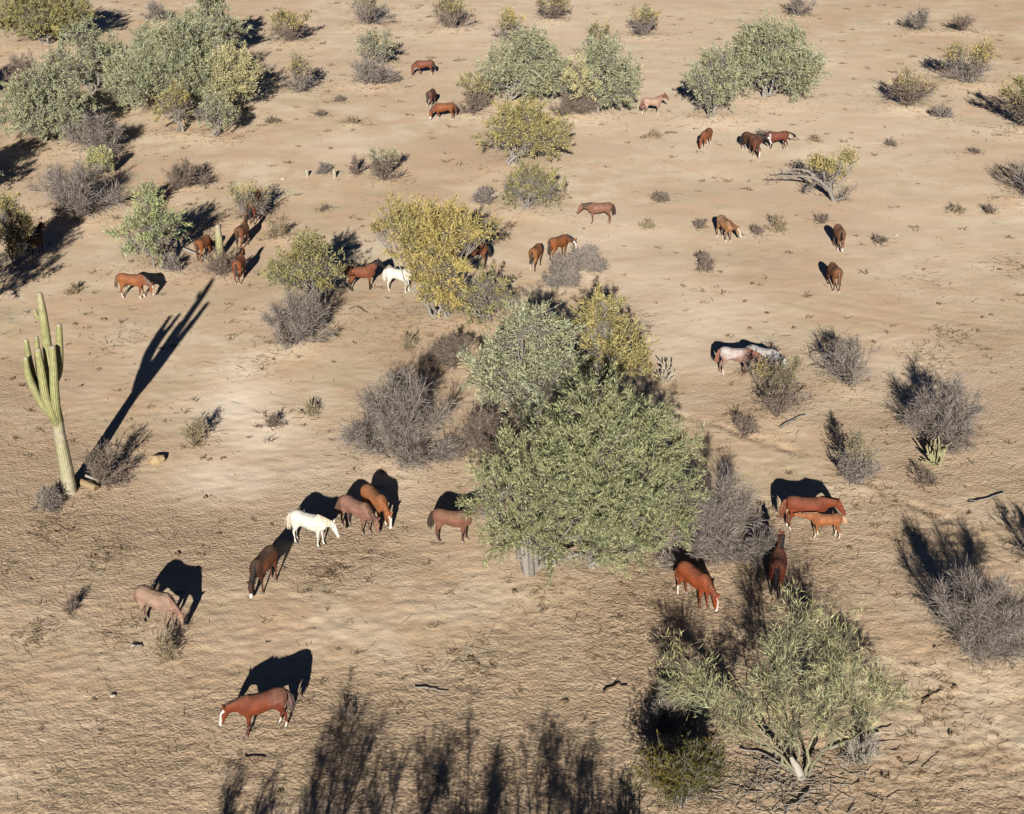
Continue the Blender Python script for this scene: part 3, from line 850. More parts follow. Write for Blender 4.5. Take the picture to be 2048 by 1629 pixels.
def horse_shape(pose, yaw, legs, seed):
    rng = np.random.default_rng(seed)
    na, ha = POSE[pose]
    na += rng.uniform(-4, 4)
    bm = bmesh.new()
    loft(bm, [(Vector((x, 0, z)), EY, EZ, w * 1.12, h * 1.05) for x, z, h, w in TORSO])
    info = {'legs': []}
    # legs: hip/shoulder swing in degrees, hooves stay on the ground
    names = (('front', 1), ('front', -1), ('hind', 1), ('hind', -1))
    for (kind, s), ang in zip(names, legs):
        d = math.tan(R(ang)) * 0.85
        if kind == 'front':
            pts = [(0.50, .12, 1.02, .17, .10), (0.47, .145, 0.86, .135, .095), (0.45 + .15 * d, .145, 0.70, .088, .075), (0.455 + .48 * d, .135, 0.44, .056, .053), (0.45 + .55 * d, .135, 0.38, .043, .042),
                   (0.455 + .85 * d, .135, 0.16, .036, .036), (0.465 + .92 * d, .135, 0.11, .046, .043), (0.50 + d, .135, 0.05, .050, .048), (0.51 + d, .135, 0.0, .062, .058)]
        else:
            pts = [(-0.56, .11, 1.10, .21, .13), (-0.53, .15, 0.93, .20, .125), (-0.50 + .12 * d, .165, 0.80, .155, .10), (-0.57 + .35 * d, .155, 0.64, .095, .07), (-0.66 + .55 * d, .145, 0.52, .066, .055), (-0.665 + .62 * d, .14, 0.44, .050, .046),
                   (-0.655 + .88 * d, .14, 0.17, .039, .038), (-0.64 + .93 * d, .14, 0.11, .048, .045), (-0.605 + d, .14, 0.05, .052, .050), (-0.595 + d, .14, 0.0, .064, .060)]
        loft(bm, [(Vector((x, y * s, z)), EX, EY, ra, rb) for x, y, z, ra, rb in pts])
        info['legs'].append((pts[-1][0], pts[-1][1] * s))
    # neck: swings sideways progressively
    c = Vector((0.40, 0, 1.12))
    secs = [(0.0, .30, .17), (0.20, .265, .145), (0.36, .22, .118), (0.51, .182, .10), (0.64, .155, .09), (0.72, .13, .08)]
    rings, crest = [], []
    prev_s = 0
    for i, (sv, hh, hw) in enumerate(secs):
        k = i / (len(secs) - 1)
        y = R(yaw) * min(1, k * 1.15)
        e = R(na) * (0.55 + 0.45 * min(1, k * 1.6))
        fw = Vector((math.cos(y) * math.cos(e), math.sin(y) * math.cos(e), math.sin(e)))
        lat = Vector((-math.sin(y), math.cos(y), 0))
        up = fw.cross(lat)
        if sv:
            c = c + fw * (sv - prev_s)
        prev_s = sv
        rings.append((c.copy(), lat, up, hw, hh))
        crest.append((c + up * hh * 0.95, lat.copy(), up.copy(), fw.copy()))
    loft(bm, rings)
    poll = c.copy()
    y = R(yaw)
    e = -R(ha)
    hd = Vector((math.cos(y) * math.cos(e), math.sin(y) * math.cos(e), math.sin(e)))
    lat = Vector((-math.sin(y), math.cos(y), 0))
    hup = hd.cross(lat)
    st = poll + hup * 0.0 - hd * 0.06
    hs = [(0.0, .09, .07), (.08, .125, .092), (.2, .148, .098), (.3, .132, .088), (.42, .098, .066), (.52, .082, .060), (.60, .074, .058), (.645, .045, .04)]
    loft(bm, [(st + hd * s_ - hup * (0.05 * s_ / .6), lat, hup, w_, h_) for s_, h_, w_ in hs])
    for s in (-1, 1):
        b0 = poll + lat * (0.055 * s) + hup * 0.07 - hd * 0.03
        tip = b0 + (hup * 0.75 - hd * 0.65) * 0.17 + lat * 0.03 * s
        fx = (tip - b0).normalized()
        a1 = fx.cross(EZ if abs(fx.z) < .9 else EX).normalized()
        a2 = fx.cross(a1)
        loft(bm, [(b0, a1, a2, .045, .045), (b0 * .5 + tip * .5, a1, a2, .042, .036), (tip, a1, a2, .016, .016)])
    bm.normal_update()
    bmesh.ops.recalc_face_normals(bm, faces=bm.faces)
    me = bpy.data.meshes.new('horse_draft')
    bm.to_mesh(me)
    bm.free()
    info.update(crest=crest, poll=poll, hd=hd, hup=hup, lat=lat, st=st)
    return me, info


#  px, py (middle of the four hooves), heading deg (0 right, 90 away), pose, neck turn, coat, hair, size, leg swings, socks(FL,FR,HL,HR heights), options, label
N4 = (0, 0, 0, 0)
HL = [
    (528, 1462, 202, 'watch', 5, CHESTNUT, (0.07, 0.045, 0.04), 1.0, (4, -6, -3, 6), (.0, .32, .22, .22), dict(blaze=1.6, rump=(0.11, 0.055, 0.04)), 'red chestnut horse with a broad white blaze, nearest the bottom of the photo'),
    (318, 1250, -27, 'graze', -8, PALEROAN, ROAN, 1.0, (6, -5, -3, 5), N4, {}, 'pale pinkish roan grazing beside a small grey bush at the lower left'),
    (530, 1177, -110, 'graze', 6, DARK, BLACK, 1.0, (-6, 8, 4, -8), N4, dict(muzzle=1, side=(0.075, 0.026, 0.013)), 'dark brown horse with a white muzzle grazing toward the camera'),
    (621, 1087, -22, 'level', -18, WHITE, (0.30, 0.25, 0.19), 0.97, (3, -4, -4, 3), N4, dict(white=1), 'white horse standing in full sun beside two grazing roans'),
    (715, 1059, -38, 'graze', 4, ROAN, (0.06, 0.03, 0.02), 0.97, (5, -5, 4, -6), (.08, .08, .08, .08), dict(points=0.5), 'red roan grazing between the white horse and the pale sorrel'),
    (752, 1042, -54, 'graze', 0, SORREL, SORREL, 1.0, (4, 2, -5, 5), (.2, .2, 0, 0), dict(blaze=1.5), 'pale sorrel with a long white blaze grazing behind the red roan'),
    (906, 1080, -8, 'up', 12, (0.095, 0.044, 0.028), DKHAIR, 0.96, (4, -5, -3, 6), (.08, .08, .05, .05), dict(points=0.5), 'brown roan with its head hidden in the leaves of the biggest tree'),
    (1610, 1057, -3, 'level', -14, CHESTNUT, (0.10, 0.035, 0.015), 1.02, (3, -3, -3, 4), (.1, .1, .16, .16), dict(), 'chestnut mare standing over a nursing foal'),
    (1650, 1074, 176, 'nurse', -10, SORREL, (0.24, 0.14, 0.09), 0.74, (6, -7, -5, 8), (.3, .3, .35, .35), dict(foal=1), 'light sorrel foal nursing under the chestnut mare'),
    (1388, 1206, -54, 'graze', 6, (0.125, 0.028, 0.009), (0.10, 0.03, 0.012), 1.0, (5, -4, 5, -5), (0, 0, .1, .42), dict(blaze=0.9), 'bright red chestnut grazing at the edge of the foreground tree shadow'),
    (1552, 1176, 78, 'high', -6, BAY, BLACK, 1.03, (3, -4, 6, -6), N4, dict(points=1), 'bay horse with pricked ears seen from behind in broken shade'),
    (1470, 748, -6, 'low', 8, (0.145, 0.092, 0.076), (0.13, 0.06, 0.04), 1.0, (4, -4, -6, 5), (0, 0, 0, .3), dict(rump=(0.255, 0.24, 0.24), back=1), 'red roan horse with a frosted white rump and back'),
    (1522, 745, -30, 'low', 10, GREY, (0.25, 0.24, 0.24), 0.95, (4, -4, -6, 5), N4, dict(blaze=2.0), 'pale grey horse mostly hidden behind a twiggy bush beside the spotted-rump roan'),
    (1666, 577, 95, 'graze', 4, (0.10, 0.042, 0.02), (0.09, 0.04, 0.022), 1.0, (4, -4, 5, -5), (.06, .06, .1, .1), dict(points=.6), 'brown horse walking away across open sand, lower of two at right'),
    (1677, 497, -88, 'graze', -6, (0.115, 0.055, 0.032), DKHAIR, 0.97, (4, -6, 5, -5), (.2, .2, 0, 0), dict(muzzle=1), 'brown roan grazing toward the camera with a heart-shaped shadow outline'),
    (1449, 478, -70, 'low', 40, TAN, (0.09, 0.04, 0.02), 1.0, (4, -6, 6, -5), (.12, .12, .12, .12), dict(blaze=1.6, rump=(0.17, 0.10, 0.075), points=.5), 'tan horse with white face turned, alone on open sand right of centre'),
    (1199, 448, 181, 'level', 0, (0.115, 0.056, 0.038), (0.035, 0.022, 0.018), 0.98, (2, -3, -2, 4), N4, dict(points=.35), 'roan stallion standing broadside with dark mane and tail on open sand'),
    (1072, 536, 72, 'graze', 4, (0.13, 0.055, 0.02), DKHAIR, 0.97, (4, -4, 4, -4), (0, 0, .62, 0), dict(points=.9), 'bay horse seen from behind with one white hind leg'),
    (1117, 518, 48, 'low', -95, (0.12, 0.042, 0.013), DKHAIR, 1.0, (4, -4, 4, -4), N4, dict(blaze=2.0), 'chestnut horse with a white face behind the silver-grey bush'),
    (1411, 296, -118, 'graze', 0, (0.12, 0.042, 0.019), (0.10, 0.04, 0.02), 1.0, (6, -6, 5, -5), (.4, .4, .4, .4), dict(), 'copper sorrel with four white legs grazing below the grey-green right-hand trees'),
    (1508, 312, -84, 'graze', 12, (0.10, 0.038, 0.022), (0.05, 0.02, 0.014), 1.0, (5, -5, 5, -5), (.14, .14, 0, 0), dict(blaze=1.0), 'brown horse grazing toward the camera in front of a darker one'),
    (1504, 303, -38, 'level', 20, DARK, BLACK, 1.0, (5, -5, 5, -5), (0, 0, .25, .25), dict(blaze=2.0), 'dark brown horse with a white face behind the brown grazing one'),
    (1554, 300, 192, 'low', -4, (0.085, 0.025, 0.016), BLACK, 1.0, (4, -5, -5, 7), (.16, .12, .25, 0), dict(neck=1, points=.8, tailout=1), 'dark bay with a white neck patch and swinging tail'),
    (1304, 230, 14, 'up', 0, (0.20, 0.135, 0.105), (0.10, 0.045, 0.03), 1.0, (4, -6, -10, 9), (.25, .2, .3, .3), dict(headcol=(0.10, 0.045, 0.03)), 'pinkish roan horse with a dark head between the right-hand trees'),
    (849, 152, 186, 'graze', 0, (0.10, 0.036, 0.022), DKHAIR, 1.0, (5, -8, 4, -2), (.1, .1, .3, .3), dict(points=.5), 'farthest brown horse, grazing right of a low purple-grey bush'),
    (863, 214, 76, 'graze', -4, (0.065, 0.030, 0.02), DKHAIR, 1.0, (4, -4, 4, -4), (.1, .1, .3, .3), dict(), 'dark brown horse seen from behind above the chestnut with white socks'),
    (888, 241, 186, 'graze', 0, (0.12, 0.042, 0.017), (0.06, 0.024, 0.014), 1.02, (5, -7, -4, 5), (.32, .32, .2, .2), dict(muzzle=1), 'chestnut with white socks grazing left beside the thin yellow-topped bush'),
    (1038, 314, 70, 'graze', 0, (0.10, 0.024, 0.013), BLACK, 0.95, (4, -4, 4, -4), N4, {}, 'bay horse seen through the trunks of the yellow-topped fan tree'),
    (268, 597, -4, 'graze', -4, (0.13, 0.047, 0.018), (0.085, 0.05, 0.035), 1.0, (5, -5, -4, 6), (.18, .18, .28, .28), dict(blaze=1.4), 'orange chestnut with a white blaze grazing in the open near the saguaro shadow tip'),
    (481, 563, 86, 'up', 0, (0.12, 0.038, 0.016), DKHAIR, 1.0, (4, -4, 4, -4), (0, 0, .1, .1), dict(points=.6), 'chestnut horse walking away, nearest of the file of three'),
    (487, 494, 80, 'high', 6, (0.085, 0.036, 0.018), DKHAIR, 1.02, (4, -6, 5, -5), (0, 0, .1, .1), dict(points=.5), 'brown horse walking away, middle of the file of three'),
    (511, 446, 82, 'up', 0, (0.065, 0.02, 0.013), BLACK, 1.0, (4, -4, 4, -4), N4, dict(points=.5), 'dark bay horse walking away, farthest of the file of three'),
    (409, 518, 74, 'graze', 4, (0.12, 0.042, 0.015), (0.05, 0.02, 0.01), 0.97, (4, -4, 4, -4), N4, dict(), 'copper horse from behind, half hidden by the tangle of grey sticks'),
    (75, 512, 78, 'high', 0, DARK, BLACK, 1.0, (4, -4, 4, -4), (0, 0, .12, .12), {}, 'dark horse standing in the black shade of the left edge tree'),
    (724, 581, 12, 'up', 10, (0.10, 0.033, 0.016), BLACK, 1.0, (3, -4, -3, 4), N4, dict(points=.9, headcol=BLACK), 'bay horse with black mane and head left of the second white horse'),
    (799, 583, -16, 'low', -10, WHITE, (0.3, 0.28, 0.25), 0.97, (4, -5, -3, 4), N4, dict(white=1), 'white horse reaching under the golden-yellow tree'),
    (948, 534, 192, 'low', 0, (0.10, 0.04, 0.018), BLACK, 1.0, (4, -4, 4, -4), N4, dict(points=.8), 'bay horse half hidden behind the right side of the golden-yellow tree'),
    (288, 214, 4, 'graze', 0, (0.055, 0.02, 0.013), BLACK, 1.0, (4, -4, 4, -4), N4, {}, 'dark horse in shade under the widest thicket tree'),
]
drafts = []
for i, h in enumerate(HL):
    me, info = horse_shape(h[3], h[4], h[8], 100 + i)
    o = bpy.data.objects.new('draft', me)
    COL.objects.link(o)
    near = ppm(h[1]) > 45
    far_ = ppm(h[1]) < 33
    md = o.modifiers.new('r', 'REMESH')
    md.mode = 'VOXEL'
    md.voxel_size = 0.030 if near else (0.048 if far_ else 0.038)
    sm = o.modifiers.new('s', 'SMOOTH')
    sm.factor = 0.5
    sm.iterations = 4 if near else 2
    drafts.append((o, info))
bpy.context.view_layer.update()
dg = bpy.context.evaluated_depsgraph_get()
bodies = [bpy.data.meshes.new_from_object(o.evaluated_get(dg)) for o, _ in drafts]
for o, _ in drafts:
    me = o.data
    bpy.data.objects.remove(o)
    bpy.data.meshes.remove(me)


def lerp3(a, b, t):
    return a * (1 - t)[:, None] + np.array(b)[None] * t[:, None]


def sstep(a, b, x):
    t = np.clip((x - a) / (b - a), 0, 1)
    return t * t * (3 - 2 * t)


for i, h in enumerate(HL):
    px, py, head, pose, yaw, coat, hair, size, legs, socks, op, label = h
    info = drafts[i][1]
    me = bodies[i]
    me.name = 'horse_body'
    nv = len(me.vertices)
    v = np.empty(nv * 3, np.float32)
    me.vertices.foreach_get('co', v)
    v = v.reshape(-1, 3).astype(float)
    rng = np.random.default_rng(500 + i)
    c = np.tile(np.array(coat), (nv, 1))
    if 'side' in op:
        c = lerp3(c, op['side'], sstep(1.32, 1.15, v[:, 2]) * (v[:, 0] < .45))
    belly = sstep(0.95, 0.72, v[:, 2]) * (np.abs(v[:, 0]) < .35)
    c = c * (1 + 0.18 * belly[:, None])
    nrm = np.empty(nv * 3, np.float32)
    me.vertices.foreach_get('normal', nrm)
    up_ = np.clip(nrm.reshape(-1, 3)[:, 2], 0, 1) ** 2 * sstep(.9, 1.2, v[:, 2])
    if 'white' not in op:                                  # sky sheen along the topline, painted into the coat colour
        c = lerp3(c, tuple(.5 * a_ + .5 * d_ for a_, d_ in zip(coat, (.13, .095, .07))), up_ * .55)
    if 'rump' in op:
        edge = -0.15 if 'back' not in op else 0.15
        m_ = sstep(edge + .1, edge - .25, v[:, 0]) * sstep(0.85, 1.05, v[:, 2] + .10 * np.sin(v[:, 0] * 9 + v[:, 1] * 7))
        if 'back' in op:
            m_ = np.maximum(m_, sstep(0.42, .2, v[:, 0]) * sstep(1.08, 1.26, v[:, 2]))
        m_ = m_ * np.clip(.8 + .7 * vnoise(v[:, 0] * 11 + v[:, 1] * 5, v[:, 2] * 11, 40) + .5 * vnoise(v[:, 0] * 27, v[:, 2] * 27 + v[:, 1] * 9, 41), 0, 1)
        c = lerp3(c, op['rump'], m_ * .85)
    low = np.zeros(nv, bool)
    poll = np.array(info['poll']); hd = np.array(info['hd']); hup = np.array(info['hup']); lat = np.array(info['lat']); st = np.array(info['st'])
    rel = v - st
    ht = rel @ hd
    hl = rel @ lat
    hu = rel @ hup
    is_head = (ht > 0.02) & (ht < 0.72) & (np.abs(hl) < 0.13) & (np.abs(hu + .05 * ht / .6) < 0.19)
    for (lx, ly), sk in zip(info['legs'], socks):
        m_ = (v[:, 2] < .62) & (np.sign(v[:, 1]) == np.sign(ly)) & (np.abs(v[:, 0] - lx) < .34) & ~is_head
        if 'white' not in op and 'foal' not in op:
            t = sstep(.66, .42, v[:, 2]) * op.get('points', .32) * m_
            c = lerp3(c, BLACK, t)
        if sk > 0:
            c = lerp3(c, SOCK, sstep(sk + .05, sk - .03, v[:, 2]) * m_)
        c = lerp3(c, (0.07, 0.055, 0.042), sstep(.055, .035, v[:, 2]) * m_ * .7)
    if 'neck' in op:
        m_ = np.exp(-((v[:, 0] - .66) / .045) ** 2) * sstep(.85, .95, v[:, 2]) * sstep(1.32, 1.2, v[:, 2])
        c = lerp3(c, (0.3, 0.29, 0.3), m_)
    if 'headcol' in op:
        nd = (v - np.array([0.55, 0, 1.2])) @ ((poll - np.array([0.55, 0, 1.2])) / np.linalg.norm(poll - np.array([0.55, 0, 1.2])))
        c = lerp3(c, op['headcol'], np.maximum(sstep(.15, .45, nd) * (v[:, 0] > .6), is_head * 1.0))
    if 'white' not in op:
        c = lerp3(c, tuple(x * .35 for x in coat), is_head * sstep(.54, .66, ht) * .6)
    if 'blaze' in op:
        wid = 0.032 * op['blaze'] * (1 + .5 * np.exp(-((ht - .12) / .08) ** 2))
        m_ = is_head * (hu > -0.02) * sstep(wid + .015, wid - .01, np.abs(hl)) * sstep(.05, .10, ht)
        m_ = np.maximum(m_, is_head * sstep(.52, .58, ht) * (hu > -.06) * .8)
        c = lerp3(c, (0.38, 0.36, 0.34), m_)
    if 'muzzle' in op:
        c = lerp3(c, (0.36, 0.33, 0.30), is_head * sstep(.40, .46, ht))
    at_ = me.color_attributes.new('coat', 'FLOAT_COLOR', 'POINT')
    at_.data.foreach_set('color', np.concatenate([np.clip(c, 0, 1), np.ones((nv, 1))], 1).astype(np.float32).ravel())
    me.polygons.foreach_set('use_smooth', np.ones(len(me.polygons), bool))
    me.materials.clear()
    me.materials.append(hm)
    X, Y = at(px, py)
    root = empty('horse', (X, Y, float(ground_z(X, Y)) - 0.012), label, 'horse', 'herd of wild horses', R(head))
    root.scale = (size * 0.95,) * 3
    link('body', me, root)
    # tail: a sheaf of hair hanging from the dock
    sheaf = []
    nt_ = 26
    tl = 0.78 if 'foal' not in op else 0.45
    out = 0.18 if 'tailout' not in op else 0.75
    sw = rng.uniform(-.12, .12)
    for k in range(nt_):
        a0 = rng.normal(size=2) * 0.022
        fl = rng.normal(size=2) * 0.05
        t = np.linspace(0, 1, 6)
        ln = tl * rng.uniform(.75, 1.05)
        p = np.stack([-0.79 - out * np.sin(np.minimum(t * 1.6, 1.57)) * .75 + a0[0] + fl[0] * t, a0[1] + (fl[1] + sw) * t * t, 1.26 + .02 * t - ln * t ** 1.25 * (1 if out < .5 else .62)], 1)
        sheaf.append(polytube(p, np.array([.030, .034, .034, .030, .022, .006]), 4))
    link('tail', quad_mesh('tail', *join(sheaf), hair_mat(hair), smooth=True), root)
    # mane: locks along the crest falling to one side
    locks = []
    side = 1 if rng.random() < .5 else -1
    cr = info['crest']
    nl = 30
    for k in range(nl):
        f_ = 0.12 + 0.88 * k / (nl - 1)
        q = f_ * (len(cr) - 1)
        j = min(int(q), len(cr) - 2)
        w_ = q - j
        p0 = cr[j][0].lerp(cr[j + 1][0], w_)
        la = cr[j][1].lerp(cr[j + 1][1], w_)
        up = cr[j][2].lerp(cr[j + 1][2], w_)
        fw = cr[j][3].lerp(cr[j + 1][3], w_)
        ln = (.22 if 'foal' not in op else .08) * rng.uniform(.7, 1.2)
        pts = [p0 - up * .02, p0 + up * .025 + la * side * .04, p0 - up * ln * .45 + la * side * (.10 + .02 * rng.normal()), p0 - up * ln * 1.0 + la * side * (.115 + .02 * rng.normal()) + fw * .04 * rng.normal()]
        locks.append(polytube(np.array([tuple(x) for x in pts]), np.array([.026, .030, .026, .008]), 4))
    po, hv, hu_ = info['poll'], info['hd'], info['hup']
    for k in range(5):
        p0 = po + hu_ * .085 + info['lat'] * rng.normal() * .02
        pts = [p0 - hv * .03, p0 + hv * .06 + hu_ * .03, p0 + hv * .17 + hu_ * .025]
        locks.append(polytube(np.array([tuple(x) for x in pts]), np.array([.022, .022, .005]), 4))
    link('mane', quad_mesh('mane', *join(locks), hair_mat(hair), smooth=True), root)
    if ppm(py) > 30:
        for s in (-1, 1):
            bm = bmesh.new()
            bmesh.ops.create_icosphere(bm, subdivisions=1, radius=.026)
            em = bpy.data.meshes.new('eye')
            bm.to_mesh(em); bm.free()
            em.materials.append(eye_m)
            e = link('eye', em, root)
            e.location = info['st'] + info['hd'] * .2 + info['hup'] * .055 + info['lat'] * (.078 * s)
    if ppm(py) > 45:
        for lx, ly in info['legs']:
            Vh, Fh = polytube(np.array([(lx - .02, ly, .065), (lx, ly, .03), (lx + .005, ly, -.004)]), np.array([.052, .064, .072]), 8)
            link('hoof', quad_mesh('hoof', Vh, Fh, hoof_m), root)

# ------------------------------------------------------------------ the shrubs and trees of the list
GROUPS = {'dry_shrub': 'grey and brown dry shrubs', 'dead_shrub': 'grey and brown dry shrubs', 'desert_shrub': 'green desert shrubs', 'creosote_bush': 'creosote bushes', 'ironwood_tree': 'desert trees', 'palo_verde_tree': 'desert trees', 'mesquite_tree': 'desert trees'}
for i, (kind, name, px, py, x0, x1, yt, label, op) in enumerate(PL):
    X, Y, s, Wd, H, off = plant_dims(px, py, x0, x1, yt)
    rng = np.random.default_rng(1000 + i)
    tree = kind.endswith('_tree')
    cat = 'tree' if tree else 'bush'
    root = empty(name, (X, Y, float(ground_z(X, Y)) - 0.02), label, cat, GROUPS[name])
    if tree and op.get('gold'):
        bl = []
        for (qx, qy, dy, rp) in ((800, 452, .5, 34), (850, 440, 1.2, 38), (895, 448, 1.0, 36), (775, 440, .8, 24), (925, 472, .4, 30), (830, 492, -.6, 36), (878, 495, -1.0, 40), (815, 515, .2, 24), (850, 535, -.5, 32), (893, 535, -.9, 26), (878, 572, -.8, 26), (905, 590, -.5, 20), (940, 470, .8, 20), (860, 470, .4, 40), (862, 590, -.9, 26), (845, 560, -.6, 22), (900, 612, -1.0, 22), (960, 470, 1.2, 18), (760, 465, .6, 16)):
            x_, z_ = above(qx, qy, Y + dy)
            r_ = rp / s
            bl.append((x_ - X, dy, z_, r_, r_, r_ * .8, .3 if qx > 840 else .1))
        build_tree(root, rng, bl, s, 'yellow', trunks=((-.2, 0), (.2, .1)), trunk_r=.10, dens=1.25, tint0=.25, clump=.42)
    elif tree:
        bl = auto_blobs(rng, Wd, H, (off, 0.05 * Wd), op.get('low', 0.1), 20 if Wd > 5 else 13, 0.12 if kind == 'gray_tree' else 0.3)
        tr = [(rng.uniform(-.35, .35), rng.uniform(-.3, .3)) for _ in range(op.get('trunks', 3))]
        kw = dict(trunks=tr, trunk_r=0.010 * min(Wd, 6) + 0.035, clump=0.30 + 0.02 * Wd)
        leaf = {'gray_tree': 'bluegreen', 'olive_tree': 'olive', 'yellow_tree': 'yellow', 'green_tree': 'fresh'}[kind]
        dens = 0.5 if op.get('bare') else 0.9
        t0 = 0.15
        if op.get('gold'):
            t0 = 0.45
        if op.get('green') or op.get('yl'):
            bl = [(*b_, 0.75 if ((b_[0] > off + Wd * .22) if op.get('green') else (b_[0] < off - Wd * .15)) else 0.0) for b_ in bl]
        build_tree(root, rng, bl, s, leaf, dens=dens, tint0=t0, **kw)
    elif kind in ('bare', 'brown'):
        build_shrub(root, rng, Wd, H, s, wood='twig' if kind == 'bare' else 'browntwig', n0=22, tilt=(3, 84), off=(off, 0), twig_amt=1.5, stem_r=.016)
    elif kind == 'vase':
        build_shrub(root, rng, Wd, H, s, leaf=op.get('leaf'), wood=op.get('wood', 'twig' if i % 2 else 'browntwig'), n0=15 if op.get('outside') else 16, tilt=(4, 62), off=(off + op.get('lean', 0) * Wd * .5, 0), leaf_amt=op.get('amt', 0) * .8, leaf_low=op.get('low', 0.42), twig_amt=0.5 if op.get('outside') else 0.55, stem_r=0.03)
    elif kind == 'leafy':
        build_shrub(root, rng, Wd, H, s, leaf=op.get('leaf', 'bluegreen'), n0=14, tilt=(4, 70), off=(off, 0), leaf_amt=1.0, leaf_low=0.05, twig_amt=0.6)
    elif kind == 'tuft':
        build_shrub(root, rng, Wd, H, s, wood='browntwig' if i % 3 else 'straw', n0=14, tilt=(5, 68), off=(off, 0), twig_amt=0.6, stem_r=0.012)


# ------------------------------------------------------------------ the biggest tree (dense ironwood in the middle)
X, Y = at(1075, 1128)
s = ppm(1128)
root = empty('ironwood_tree', (X, Y, float(ground_z(X, Y)) - .03), 'biggest tree in the photo, dense grey-green crown in the middle, hiding the brown roan face', 'tree', 'desert trees')
rng = np.random.default_rng(7)
bl = []
for (qx, qy, dy, rpx) in ((988, 975, -.6, 54), (1035, 1045, -1.4, 58), (1045, 925, .4, 62), (1110, 975, -1.6, 85), (1090, 1060, -1.2, 50), (1130, 860, 1.3, 72), (1190, 900, -1.0, 90), (1200, 1000, -2.0, 85), (1190, 800, 1.9, 62), (1265, 850, 1.2, 80), (1280, 960, -1.2, 90),
                          (1340, 900, .6, 66), (1350, 985, -.4, 60), (1270, 1050, -1.2, 62), (1195, 1070, -1.6, 60), (1330, 1040, -.6, 52), (1160, 1030, 1.2, 70), (1150, 930, .5, 80), (1240, 1000, 1.5, 70), (1005, 1075, -1.3, 42), (1105, 1098, -1.5, 40), (1190, 1108, -1.8, 42), (1275, 1095, -1.5, 44), (1345, 1070, -.9, 40), (958, 1012, -.7, 30)):
    x_, z_ = above(qx, qy, Y + dy)
    r_ = rpx / s
    z_ = max(z_, 0.35)
    bl.append((x_ - X, dy, z_, r_, r_, r_ * .72))
build_tree(root, rng, bl, s, 'ironwood', trunks=((-.35, -.5), (-.1, -.25), (1.9, -.2)), trunk_r=.10, dens=.85, leaf_len=.17, leaf_w=.028, tint0=.22, clump=.40, upbias=.5, per=42, stray=.17)
V, F = [], []
for k in range(9):                                        # the pale, shredded main trunk
    a_ = rng.uniform(0, 6.28)
    p = grow_path(rng, (-.25 + .22 * math.cos(a_), -.55 + .2 * math.sin(a_), -.05), (.15 * math.cos(a_), .1, 1), 1.7, 5, .07, .05)
    V.append(polytube(p, np.linspace(.13, .05, 6), 6))
st = link('trunk', quad_mesh('trunk', *join(V), M['bark'], smooth=True), root)

# ------------------------------------------------------------------ pale palo verde in the right foreground
X, Y = at(1603, 1552)
s = ppm(1552)
root = empty('palo_verde_tree', (X, Y, float(ground_z(X, Y)) - .03), 'wispy pale green tree on a white stump in the right foreground', 'tree', 'desert trees')
rng = np.random.default_rng(21)
bl = []
for (qx, qy, dy, rpx, tb) in ((1365, 1340, 3.0, 34, .3), (1405, 1365, 2.2, 40, .25), (1445, 1405, 1.1, 44, .15), (1480, 1440, .4, 36, .1), (1530, 1375, 1.9, 46, 0), (1568, 1345, 2.4, 48, 0), (1560, 1290, 3.6, 36, 0), (1590, 1245, 4.6, 44, .1), (1640, 1275, 4.0, 32, .35), (1685, 1285, 3.9, 36, .4), (1665, 1345, 2.6, 40, .1),
                              (1705, 1375, 2.0, 46, .1), (1755, 1370, 2.3, 44, .2), (1790, 1390, 1.9, 30, .2), (1610, 1420, .8, 44, .05), (1655, 1440, .4, 40, .15), (1570, 1460, .1, 32, .1), (1720, 1425, .9, 32, .25), (1340, 1375, 2.4, 24, .3)):
    dy = dy * .72
    x_, z_ = above(qx, qy, Y + dy)
    r_ = rpx / s
    bl.append((x_ - X, dy, max(z_, .4), r_, r_ * 1.1, r_ * .75, tb))
build_tree(root, rng, bl, s, 'pale', wood='greenbark', trunks=((0, 0), (.08, .05)), trunk_r=.055, dens=.27, leaf_len=.24, leaf_w=.014, minpx=.5, per=16, stray=.30, tint0=.1, clump=.48, upbias=.55, twigs=2.0, twig_mat='greenbark')
p = grow_path(rng, (0, -.08, -.05), (-.12, .15, 1), .80, 5, .17, .02)
link('stump', quad_mesh('stump', *polytube(p, [.165, .14, .125, .115, .085, .05], 9), M['palebark'], smooth=True), root)

# ------------------------------------------------------------------ dead tree, far right
X, Y = at(1668, 402)
root = empty('dead_tree', (X, Y, float(ground_z(X, Y)) - .03), 'half dead tree sprawling left with grey limbs and two yellow leaf tufts', 'tree', 'desert trees')
s = ppm(402)
rng = np.random.default_rng(33)
parts, br = [], []
limbs = [[(1668, 402), (1655, 375), (1625, 352), (1590, 350), (1545, 348)], [(1655, 378), (1632, 352), (1600, 335), (1560, 342)], [(1668, 402), (1660, 365), (1680, 345), (1683, 320)], [(1662, 390), (1650, 360), (1645, 330), (1640, 312)],
         [(1668, 402), (1690, 392), (1710, 372)], [(1672, 402), (1690, 408)], [(1640, 360), (1622, 372), (1618, 380)], [(1668, 380), (1700, 340), (1705, 312)]]
for k, lm in enumerate(limbs):
    pts = []
    for j, (qx, qy) in enumerate(lm):
        yy = Y + (0.25 * j * (1 if k % 2 else -.4))
        x_, z_ = above(qx, qy, yy)
        pts.append((x_ - X, yy - Y, max(z_, -.02)))
    pts = np.array(pts)
    t = np.linspace(0, len(pts) - 1, 9)
    p = np.stack([np.interp(t, np.arange(len(pts)), pts[:, a_]) for a_ in range(3)], 1)
    p[1:] += rng.normal(size=(8, 3)) * .05
    parts.append(polytube(p, np.linspace(.13 if k < 4 else .07, .025, 9), 6))
    br.append(p)
